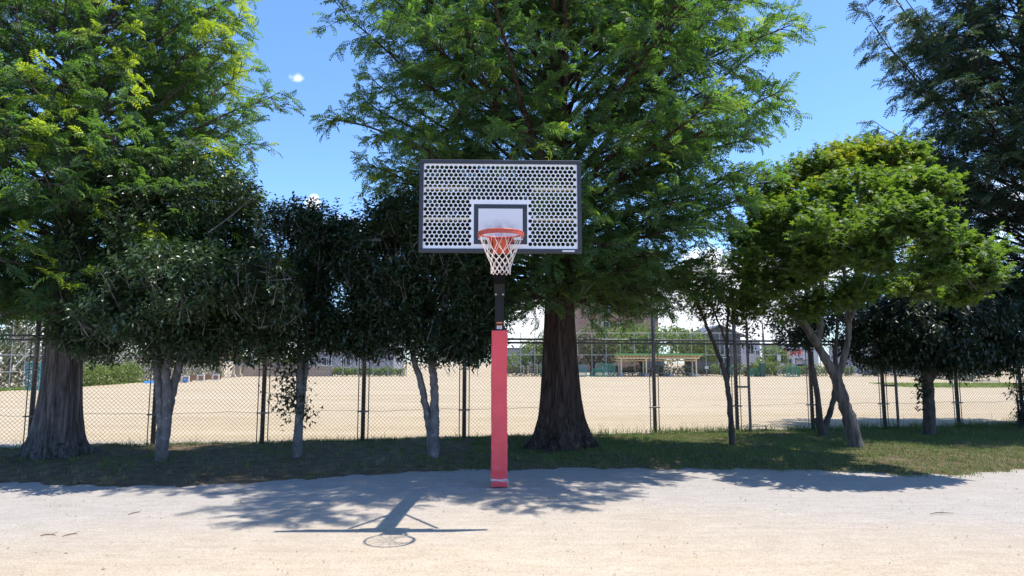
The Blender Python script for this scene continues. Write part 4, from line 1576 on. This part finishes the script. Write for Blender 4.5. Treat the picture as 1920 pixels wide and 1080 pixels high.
# fences across the field
def far_fence(label, A, B, H, step, rails, r=.035, braces=None, mesh=.45):
    A, B = np.array(A, float), np.array(B, float)
    L = np.linalg.norm(B - A)
    d = (B - A) / L
    root = empty('mesh_fence', (A[0], A[1], 0), 0, label, 'fence')
    n = int(L / step)
    for k in range(n + 1):
        q = A + d * step * k
        MB().tube([(q[0], q[1], 0), (q[0], q[1], H)], r, 6).build('post', M['galv_light'], root)
    mb = MB()
    for z in rails:
        mb.tube([(A[0], A[1], z), (B[0], B[1], z)], r * .8, 6)
    mb.build('rail', M['galv_light'], root)
    if braces:
        mb = MB()
        for k in range(0, n, braces[0]):
            q, q2 = A + d * step * k, A + d * step * (k + braces[1])
            mb.tube([(q[0], q[1], braces[2]), (q2[0], q2[1], braces[3])], r * .7, 5)
        mb.build('brace', M['galv_light'], root)
    if mesh:
        mb = MB()
        k = 0
        c = mesh
        while c < L + H:
            for sg in (0, 1):
                s0, z0, s1, z1 = (c - H, H, c, 0.) if sg == 0 else (c - H, 0., c, H)
                if s0 < 0:
                    t = -s0 / H
                    z0 += (z1 - z0) * t
                    s0 = 0
                if s1 > L:
                    t = (L - s0) / (s1 - s0)
                    z1 = z0 + (z1 - z0) * t
                    s1 = L
                P, Q = A + d * s0, A + d * s1
                mb.tube([(P[0], P[1], z0), (Q[0], Q[1], z1)], .004, 3, cap=False)
            c += mesh
        mb.build('wire_mesh', M['galv'], root)
    return root


far_fence('tall pale mesh backstop fence along the far end of the field', (gx_(762, 83.4), 83.4), (gx_(1720, 83.4), 83.4), 5.4, 1.775, (2.66, 5.38), .045, None, .5)
far_fence('pale braced fence in front of the grey house at far left', (gx_(560, 83.2), 83.2), (gx_(758, 83.2), 83.2), 5.4, 1.85, (1.4, 2.75, 5.38), .055, (2, 1, 2.75, .9), .6)
far_fence('pale scaffold like fence along the left side of the field', (-32.6, 36), (-34.6, 82), 4.6, 1.35, (1.1, 2.2, 3.3, 4.5), .035, (3, 2, 1.1, 3.3), .5)
far_fence('mesh fence along the right side of the field', (42, 58), (48.5, 83), 2.6, 2.0, (.1, 2.55), .035, None, .35)

# block wall
wl = MB().box((gx_(531, 84), 84, .64), (gx_(625, 84) - gx_(437, 84), .25, 1.28)).build('block_wall', M['block_wall'])
tag(wl, 'beige concrete block wall at the far left end of the field', 'wall')


def shelter(label, cx, cy, W, D, H, nposts, benches=True):
    root = empty('shelter', (cx, cy, 0), 0, label, 'shelter')
    rf = MB()
    t = .17
    rf.add([(cx - W / 2 - .5, cy - D / 2 - .6, H + .3), (cx + W / 2 + .5, cy - D / 2 - .6, H + .3), (cx + W / 2 + .3, cy + D / 2 + .4, H - .1), (cx - W / 2 - .3, cy + D / 2 + .4, H - .1),
            (cx - W / 2 - .5, cy - D / 2 - .6, H + .3 + t), (cx + W / 2 + .5, cy - D / 2 - .6, H + .3 + t), (cx + W / 2 + .3, cy + D / 2 + .4, H - .1 + t), (cx - W / 2 - .3, cy + D / 2 + .4, H - .1 + t)],
           [(0, 3, 2, 1), (4, 5, 6, 7), (0, 1, 5, 4), (1, 2, 6, 5), (2, 3, 7, 6), (3, 0, 4, 7)])
    r_ = rf.build('roof', M['roof_green'], root)
    so_ = MB()
    e = .025
    so_.add([(cx - W / 2 - .48, cy - D / 2 - .57, H + .3 - e), (cx + W / 2 + .48, cy - D / 2 - .57, H + .3 - e), (cx + W / 2 + .28, cy + D / 2 + .38, H - .1 - e), (cx - W / 2 - .28, cy + D / 2 + .38, H - .1 - e)], [(0, 1, 2, 3)])
    so_.build('soffit', M['beige_paint'], r_)
    raf = MB()
    n = int(W / .42)
    for k in range(n + 1):
        x_ = cx - W / 2 + W * k / n
        raf.beam((x_, cy - D / 2 - .55, H + .18), (x_, cy + D / 2 + .3, H - .19), .08, .13)
    raf.build('rafters', M['beige_paint'], r_)
    bm_ = MB()
    bm_.beam((cx - W / 2 - .2, cy - D / 2, H - .08), (cx + W / 2 + .2, cy - D / 2, H - .08), .12, .16)
    bm_.beam((cx - W / 2 - .2, cy + D / 2, H - .36), (cx + W / 2 + .2, cy + D / 2, H - .36), .12, .16)
    bm_.build('beam', M['beige_paint'], root)
    for k in range(nposts):
        x_ = cx - W / 2 + .25 + (W - .5) * k / (nposts - 1)
        for (yy, hh) in ((cy - D / 2, H - .16), (cy + D / 2, H - .44)):
            p_ = MB().box((x_, yy, hh / 2 + .15), (.15, .15, hh - .3), bev=.01).build('post', M['beige_paint'], root)
            MB().box((x_, yy, .18), (.5, .5, .36), taper=.75).build('footing', M['concrete'], p_)
    if benches:
        for k in range(nposts - 1):
            x_ = cx - W / 2 + .25 + (W - .5) * (k + .5) / (nposts - 1)
            mb = MB()
            for j in range(3):
                mb.box((x_, cy + .2 + .16 * j, .43), (2.6, .13, .05))
            for sx in (-1, 1):
                mb.box((x_ + sx * 1.0, cy + .36, .2), (.08, .4, .4))
            bo = mb.build('bench', M['galv_light'])
            tag(bo, ['slatted bench under the left bay of the green roofed shelter', 'slatted bench under the middle bay of the green roofed shelter', 'slatted bench under the right bay of the green roofed shelter'][k], 'bench', 'benches under the shelter')
    return root


shelter('long open shelter with a green roof and cream posts across the field', gx_(1232, 82.8), 82.8, gx_(1306, 82) - gx_(1158, 82), 1.8, 2.32, 4)
shelter('second green roofed shelter partly hidden by the left evergreens', -35.0, 79.5, 5.4, 1.8, 2.4, 3, False)


# net screens on frames
def net_screen(label, px0, px1, py0, Y, mat, name='net_screen', slant=0.0, group='green net screens across the field', depth=.8):
    x0, x1 = gx_(px0, Y), gx_(px1, Y)
    h = at(960, py0, Y)[2]
    root = empty(name, ((x0 + x1) / 2, Y, 0), 0, label, 'net screen', group)
    fr_ = MB()
    w = (x1 - x0)
    c = [(x0 + slant, Y, h), (x1, Y, h), (x1, Y, 0.04), (x0, Y, 0.04)]
    for a_, b_ in zip(c, c[1:] + c[:1]):
        fr_.tube([a_, b_], .03, 6)
    for xx in (x0, x1):
        fr_.tube([(xx, Y, .04), (xx, Y + depth, .04)], .03, 6)
        fr_.tube([(xx, Y + depth, .04), (xx, Y, h * .75)], .02, 6)
    fr_.build('frame', mat, root)
    nt = MB()
    st = .11
    n = int(w / st)
    for k in range(n + 1):
        xx = x0 + w * k / max(n, 1)
        nt.tube([(xx + .06, Y + .03 + .05 * math.sin(k), .05), (xx + slant * (1 - k / max(n, 1)), Y + .02, h)], .016, 3, cap=False)
    m = int(h / st)
    for k in range(m + 1):
        zz = .05 + (h - .05) * k / m
        nt.tube([(x0 + slant * k / m, Y + .03, zz), ((x0 + x1) / 2, Y + .05, zz - .05), (x1, Y + .03, zz)], .016, 3, cap=False)
    nt.build('netting', mat, root)
    return root


net_screen('teal net screen close to the big central trunk', 1083, 1099, 685, 81, M['net_blue'])
net_screen('low green net screen leaning left of the shelter', 1107, 1130, 692, 81.4, M['net_teal'], slant=.2)
net_screen('tall green net screen behind the low one beside the shelter', 1117, 1132, 682, 81.9, M['net_teal'])
net_screen('green net screen right beside the first shelter post', 1133, 1152, 683, 80.8, M['net_teal'])
net_screen('green net screen seen behind the thin bent tree', 1356, 1378, 684, 81.5, M['net_teal'], slant=.3)
net_screen('pale green net screen in front of the round bush', 1406, 1428, 692, 81.2, M['net_teal'])
net_screen('square green net screen below the red lettered wall', 1473, 1499, 688, 80.8, M['net_teal'])
net_screen('slim green net screen hugging the left side of the big central trunk', 1013, 1024, 680, 81.2, M['net_teal'], slant=.25)
net_screen('tall teal net screen beside the left redwood trunk', 52, 76, 680, 41.5, M['net_blue'], slant=-.12)

bn = empty('storage_bin', (gx_(1429, 81), 81, 0), 0, 'dark green upright storage bin across the field', 'bin')
MB().box((gx_(1429, 81), 81, .80), (.60, .5, 1.56), bev=.04).build('body', M['dark_green'], bn)
MB().box((gx_(1429, 81), 81, 1.62), (.66, .56, .09), bev=.03).build('lid', M['dark_green'], bn)


# stands (batting tees / hurdle stands) left of the trunk
def stand(label, px, py, Y, w):
    x0 = gx_(px, Y)
    h = at(px, py, Y)[2]
    root = empty('wire_stand', (x0, Y, 0), 0, label, 'stand', 'pale stands left of the central trunk')
    MB().tube([(x0, Y, .1), (x0, Y, h)], .03, 6).build('pole', M['beige_paint'], root)
    mb = MB()
    for k in range(3):
        t = R(90 + 120 * k)
        mb.tube([(x0, Y, .3), (x0 + .4 * math.cos(t), Y + .4 * math.sin(t), .02)], .025, 6)
    mb.build('legs', M['beige_paint'], root)
    MB().box((x0, Y, h), (w, .06, .07)).build('crossbar', M['galv_light'], root)


stand('cream tripod stand standing left of its twin near the red post', 982, 686, 81, .8)
stand('cream tripod stand second from the red post', 990, 686, 81, .8)
stand('greyish tripod stand closest to the big central trunk', 1007, 684, 81, .4)


# low white ended benches at the left
def low_bench(label, px, py):
    d = ray(px, py)
    q = d * (-CAM_H / d[2])
    root = empty('low_bench', (q[0], q[1], 0), 0, label, 'bench', 'low white ended benches')
    mb = MB()
    for sx in (-.30, .30):
        mb.box((q[0] + sx, q[1], .24), (.10, .12, .48))
    mb.box((q[0], q[1], .53), (.70, .12, .10)).box((q[0], q[1], .05), (.50, .10, .09))
    mb.build('end_frame', M['white_paint'], root)
    MB().box((q[0] - .72, q[1] + 1.2, .30), (1.3, .5, .5), rz=R(35)).build('seat', M['brown_wood'], root)
    return q


q = low_bench('white ended low bench nearest the left evergreen stems with a blue ball in it', 347, 717.5)
bl = MB()
cxy = (q[0], q[1] - .05, .2)
for j in range(9):
    a = -PI / 2 + PI * j / 8
    for k in range(12):
        t = 2 * PI * k / 12
        bl.v.append((cxy[0] + .17 * math.cos(a) * math.cos(t), cxy[1] + .17 * math.cos(a) * math.sin(t), .18 + .17 * math.sin(a)))
for j in range(8):
    for k in range(12):
        bl.f.append((j * 12 + k, j * 12 + (k + 1) % 12, (j + 1) * 12 + (k + 1) % 12, (j + 1) * 12 + k))
tag(bl.build('ball', M['tarp_blue'], None, True), 'dark blue ball resting inside the nearest low bench end', 'ball')
low_bench('white ended low bench in the middle of the row of three', 376, 714.5)
low_bench('white ended low bench farthest along the row, beside the block wall', 404, 713)
tp = MB()
d = ray(276, 719)
q = d * (-CAM_H / d[2])
rg = np.random.default_rng(5)
nx_, ny_ = 12, 6
for j in range(ny_):
    for i_ in range(nx_):
        tp.v.append((q[0] - .35 + .9 * i_ / (nx_ - 1), q[1] + .8 * j / (ny_ - 1), .02 + (.24 + .06 * math.sin(i_ * 1.3 + j)) * math.sin(PI * j / (ny_ - 1)) * (0.6 + .4 * math.sin(PI * i_ / (nx_ - 1)))))
for j in range(ny_ - 1):
    for i_ in range(nx_ - 1):
        tp.f.append((j * nx_ + i_, j * nx_ + i_ + 1, (j + 1) * nx_ + i_ + 1, (j + 1) * nx_ + i_))
tag(tp.build('tarpaulin', M['tarp_blue'], None, True), 'crumpled bright blue tarpaulin on the grass margin at the left', 'tarpaulin')


# ------------------------------------------------------------------ buildings
def building(name, label, px0, px1, pytop, Y, depth, wall, wins, roof=None, cat='building', frame_m='white_paint'):
    x0, x1 = gx_(px0, Y), gx_(px1, Y)
    h = at(960, pytop, Y)[2]
    cx = (x0 + x1) / 2
    root = empty(name, (cx, Y, 0), 0, label, cat)
    MB().box((cx, Y + depth / 2, h / 2 - .2), (x1 - x0, depth, h + .4)).build('wall', wall, root)
    if roof == 'gable':
        rp = MB()
        ov = .7
        xa, xb, xm = x0 - ov, x1 + ov, (x0 + x1) / 2
        rh = (x1 - x0) * .24
        ya, yb = Y - .5, Y + depth + .5
        for (p0, p1) in (((xa, h - .15), (xm, h + rh)), ((xm, h + rh), (xb, h - .15))):
            rp.add([(p0[0], ya, p0[1]), (p1[0], ya, p1[1]), (p1[0], yb, p1[1]), (p0[0], yb, p0[1]),
                    (p0[0], ya, p0[1] + .22), (p1[0], ya, p1[1] + .22), (p1[0], yb, p1[1] + .22), (p0[0], yb, p0[1] + .22)],
                   [(0, 3, 2, 1), (4, 5, 6, 7), (0, 1, 5, 4), (1, 2, 6, 5), (2, 3, 7, 6), (3, 0, 4, 7)])
        rp.build('roof', M['roof_grey'], root)
        MB().add([(x0, Y + .02, h), (x1, Y + .02, h), (xm, Y + .02, h + rh - .1), (x0, Y + .3, h), (x1, Y + .3, h), (xm, Y + .3, h + rh - .1)], [(0, 1, 2), (5, 4, 3), (0, 2, 5, 3), (1, 4, 5, 2)]).build('gable', M['wall_dark'], root)
    else:
        MB().box((cx, Y + depth / 2, h + .12), (x1 - x0 + .3, depth + .3, .25)).build('parapet', M['roof_grey'] if roof == 'grey' else M['concrete'], root)
    for (a, b, c, d_) in wins:
        xa, _, za = at(a, d_, Y)
        xb, _, zb = at(b, c, Y)
        w = MB()
        for (ux, uw, uz, uh) in ((xa, .1, (za + zb) / 2, zb - za), (xb, .1, (za + zb) / 2, zb - za), ((xa + xb) / 2, .07, (za + zb) / 2, zb - za)):
            w.box((ux, Y - .04, uz), (uw, .1, uh))
        w.box(((xa + xb) / 2, Y - .045, za), (xb - xa + .2, .14, .1)).box(((xa + xb) / 2, Y - .045, zb), (xb - xa + .2, .14, .1))
        wo_ = w.build('window', M[frame_m], root)
        MB().box(((xa + xb) / 2, Y - .02, (za + zb) / 2), (xb - xa, .05, zb - za)).build('pane', M['glass'], wo_)
    return root


bb = building('apartment_block', 'brown brick apartment block rising behind the trees over the shelter', 1085, 1236, 470, 118, 14, M['brick'],
              [(1128, 1142, 603, 617), (1158, 1166, 604, 613), (1128, 1142, 570, 584), (1158, 1166, 571, 580), (1212, 1219, 580, 592), (1190, 1204, 540, 552), (1128, 1142, 536, 550), (1212, 1219, 545, 557)])
mb = MB()
for py in (618, 585, 551):
    xa, _, za = at(1126, py, 117.4)
    xb, _, _ = at(1144, py, 117.4)
    mb.box(((xa + xb) / 2, 117.45, za - .1), (xb - xa, 1.0, .9))
mb.build('balcony', M['wall_grey'], bb)
building('gabled_house', 'dark grey gabled house behind the thin bent tree', 1312, 1390, 630, 100, 9, M['wall_dark'], [(1350, 1366, 646, 666), (1348, 1366, 670, 690)], 'gable', 'house')
building('white_house', 'white house with small dark windows beside the fence brace', 1388, 1426, 641, 112, 8, M['wall_white'], [(1401, 1412, 650, 664), (1417, 1424, 657, 667)], 'grey', 'house')
building('grey_house', 'low blue grey house with white window frames behind the left hedge', 572, 738, 652, 96, 9, M['wall_grey'], [(640, 658, 670, 688), (666, 676, 671, 688), (604, 622, 670, 686), (700, 706, 676, 684)], 'grey', 'house')
building('long_shed', 'long low blue grey shed behind the beige block wall', 438, 566, 678, 102, 6, M['wall_blue'], [(455, 462, 683, 692), (486, 490, 680, 694)], 'grey', 'shed')
st = building('shop_building', 'white shop building with red lettering above its dark windows', 1464, 1535, 648, 108, 8, M['wall_white'],
              [(1470, 1486, 672, 688), (1490, 1506, 671, 688)], 'grey', 'shop')
lt = MB()
for (px, py, w, h) in ((1475, 660, 1.6, 6.6), (1478, 666, .9, 2), (1472, 655, 2.2, 1.6), (1484, 664, 2, 5.2), (1482, 655, .9, 1.6), (1490, 659, 2.6, 6), (1492, 665, .9, 1.5), (1499.5, 661, 2.4, 7), (1502, 657, .9, 1.8)):
    x_, _, z_ = at(px, py, 107.9)
    lt.box((x_, 107.93, z_), (w * .09 * 2, .08, h * .175 * .8))
lt.build('lettering', M['red_letter'], st)
building('white_panel_hut', 'small pale hut right of the red lettered shop', 1509, 1521, 677, 99, 3, M['wall_white'], [], None, 'hut')
building('blue_grey_building', 'pale blue grey building behind the dark right hedge', 1600, 1730, 650, 106, 8, M['wall_blue'], [(1632, 1650, 672, 684), (1690, 1704, 672, 684)], 'grey', 'building')
building('slate_building', 'slate roofed low building between the red post and the central trunk', 950, 1030, 655, 108, 8, M['wall_grey'], [(985, 995, 670, 680)], 'grey', 'building')


# parked box trailer behind the shelter
tr_ = empty('box_trailer', (gx_(1228, 86.4), 86.4, 0), 0, 'pale grey box trailer parked behind the right half of the shelter', 'trailer')
x0 = gx_(1228, 86.4)
MB().box((x0, 87.2, 1.35), (2.4, 1.8, 1.9), bev=.06).build('body', M['wall_grey'], tr_)
mb = MB().box((x0, 86.2, .33), (2.3, .1, .12))
mb.build('bumper', M['roof_grey'], tr_)
for sx in (-.75, .75):
    w_ = MB().tube([(x0 + sx, 86.28, .33), (x0 + sx, 86.5, .33)], .33, 16).build('wheel', M['rubber'], tr_)
    MB().tube([(x0 + sx, 86.26, .33), (x0 + sx, 86.275, .33)], .18, 12).build('rim', M['bolt'], w_)


def car(label, px, Y, mat, z0=.4):
    x0 = gx_(px, Y)
    root = empty('parked_car', (x0, Y, 0), 0, label, 'car', 'cars beyond the far hedge')
    prof_ = [(-2.1, .35), (-2.1, .8), (-1.9, .95), (-1.1, 1.02), (-.55, 1.5), (.8, 1.52), (1.55, 1.02), (2.05, .92), (2.12, .4)]
    v = [(x0 + a, Y + s * .8, b) for s in (-1, 1) for a, b in prof_]
    n = len(prof_)
    f = [tuple(range(n)), tuple(range(2 * n - 1, n - 1, -1))] + [(i, i + n, (i + 1) % n + n, (i + 1) % n) for i in range(n)]
    mb = MB()
    mb.add(v, f)
    mb.build('body', mat, root)
    MB().add([(x0 - 1.0, Y - .82, 1.05), (x0 + 1.4, Y - .82, 1.05), (x0 + .75, Y - .82, 1.45), (x0 - .5, Y - .82, 1.45),
              (x0 - 1.0, Y - .79, 1.05), (x0 + 1.4, Y - .79, 1.05), (x0 + .75, Y - .79, 1.45), (x0 - .5, Y - .79, 1.45)],
             [(0, 1, 2, 3), (0, 4, 5, 1), (1, 5, 6, 2), (2, 6, 7, 3), (3, 7, 4, 0)]).build('window', M['glass'], root)
    for sx in (-1.3, 1.3):
        MB().tube([(x0 + sx, Y - .84, .32), (x0 + sx, Y - .6, .32)], .32, 14).build('wheel', M['rubber'], root)


car('silver car parked by the white house beyond the hedge', 1412, 97, M['car_paint'])
car('dark car parked in front of the red lettered shop', 1497, 99, M['wall_dark'])

# sign, poles, pylon
sg_ = empty('sign_post', (gx_(1461, 83), 83, 0), 0, 'white notice sign on a thin pole by the far fence', 'sign')
MB().tube([(gx_(1462.5, 83), 83.1, 0), (gx_(1462.5, 83), 83.1, 2.6)], .03, 8).build('pole', M['galv_light'], sg_)
x_, _, z_ = at(1461, 671.5, 83)
bo = MB().box((x_, 83.04, z_), (.40, .03, .62)).build('board', M['white_paint'], sg_)
mb = MB()
for k in range(9):
    t = 2 * PI * k / 9
    mb.box((x_ + .09 * math.cos(t), 83.02, z_ + .08 + .09 * math.sin(t)), (.05, .012, .05), rz=0)
mb.box((x_, 83.02, z_ - .16), (.24, .012, .05))
mb.build('print', M['wall_grey'], bo)
n2 = empty('notice_board', (gx_(1325, 83), 83.1, 0), 0, 'small white notice hanging on the fence right of the shelter', 'sign')
x_, _, z_ = at(1325, 689, 83.2)
MB().box((x_, 83.2, z_), (.46, .03, .30)).build('board', M['white_paint'], n2)
MB().box((x_, 83.18, z_ + .04), (.3, .01, .03)).box((x_, 83.18, z_ - .05), (.3, .01, .03)).build('print', M['wall_grey'], n2)
for (px, py, Y, lab) in ((1226, 545, 100, 'tall dark utility pole beside the apartment block'), (1429, 605, 104, 'slightly tilted slim pole right of the fence brace'), (1130, 590, 104, 'pale pole in front of the apartment block')):
    xa, _, zt = at(px, py, Y)
    o = empty('utility_pole', (xa, Y, 0), 0, lab, 'pole')
    tl = .35 if px == 1429 else 0
    MB().tube([(xa + tl, Y, 0), (xa, Y, zt)], [.16, .11], 10).build('shaft', M['wall_dark'] if px != 1130 else M['galv_light'], o)
    MB().box((xa, Y - .14, zt - .5), (1.4 if px == 1226 else .3, .1, .1)).build('crossarm', M['roof_grey'], o)
pyl = MB()
Yp = 380
xa, _, zt = at(1455, 578, Yp)
bw = 3.2
legs = [(-1, -1), (1, -1), (1, 1), (-1, 1)]
lev = np.linspace(0, zt, 12)
for k in range(11):
    w0, w1 = bw * (1 - .72 * lev[k] / zt), bw * (1 - .72 * lev[k + 1] / zt)
    for (i_, (sx, sy)) in enumerate(legs):
        nx2 = legs[(i_ + 1) % 4]
        pyl.tube([(xa + sx * w0, Yp + sy * w0, lev[k]), (xa + sx * w1, Yp + sy * w1, lev[k + 1])], .14, 4)
        pyl.tube([(xa + sx * w0, Yp + sy * w0, lev[k]), (xa + nx2[0] * w1, Yp + nx2[1] * w1, lev[k + 1])], .08, 4)
        pyl.tube([(xa + sx * w1, Yp + sy * w1, lev[k + 1]), (xa + nx2[0] * w1, Yp + nx2[1] * w1, lev[k + 1])], .08, 4)
po_ = empty('power_pylon', (xa, Yp, 0), 0, 'distant lattice power pylon against the white sky', 'pylon')
pyl.build('lattice', M['galv'], po_)
for zz in (zt * .72, zt * .86):
    MB().beam((xa - 7, Yp, zz), (xa + 7, Yp, zz), .3, .5).build('crossarm', M['galv'], po_)
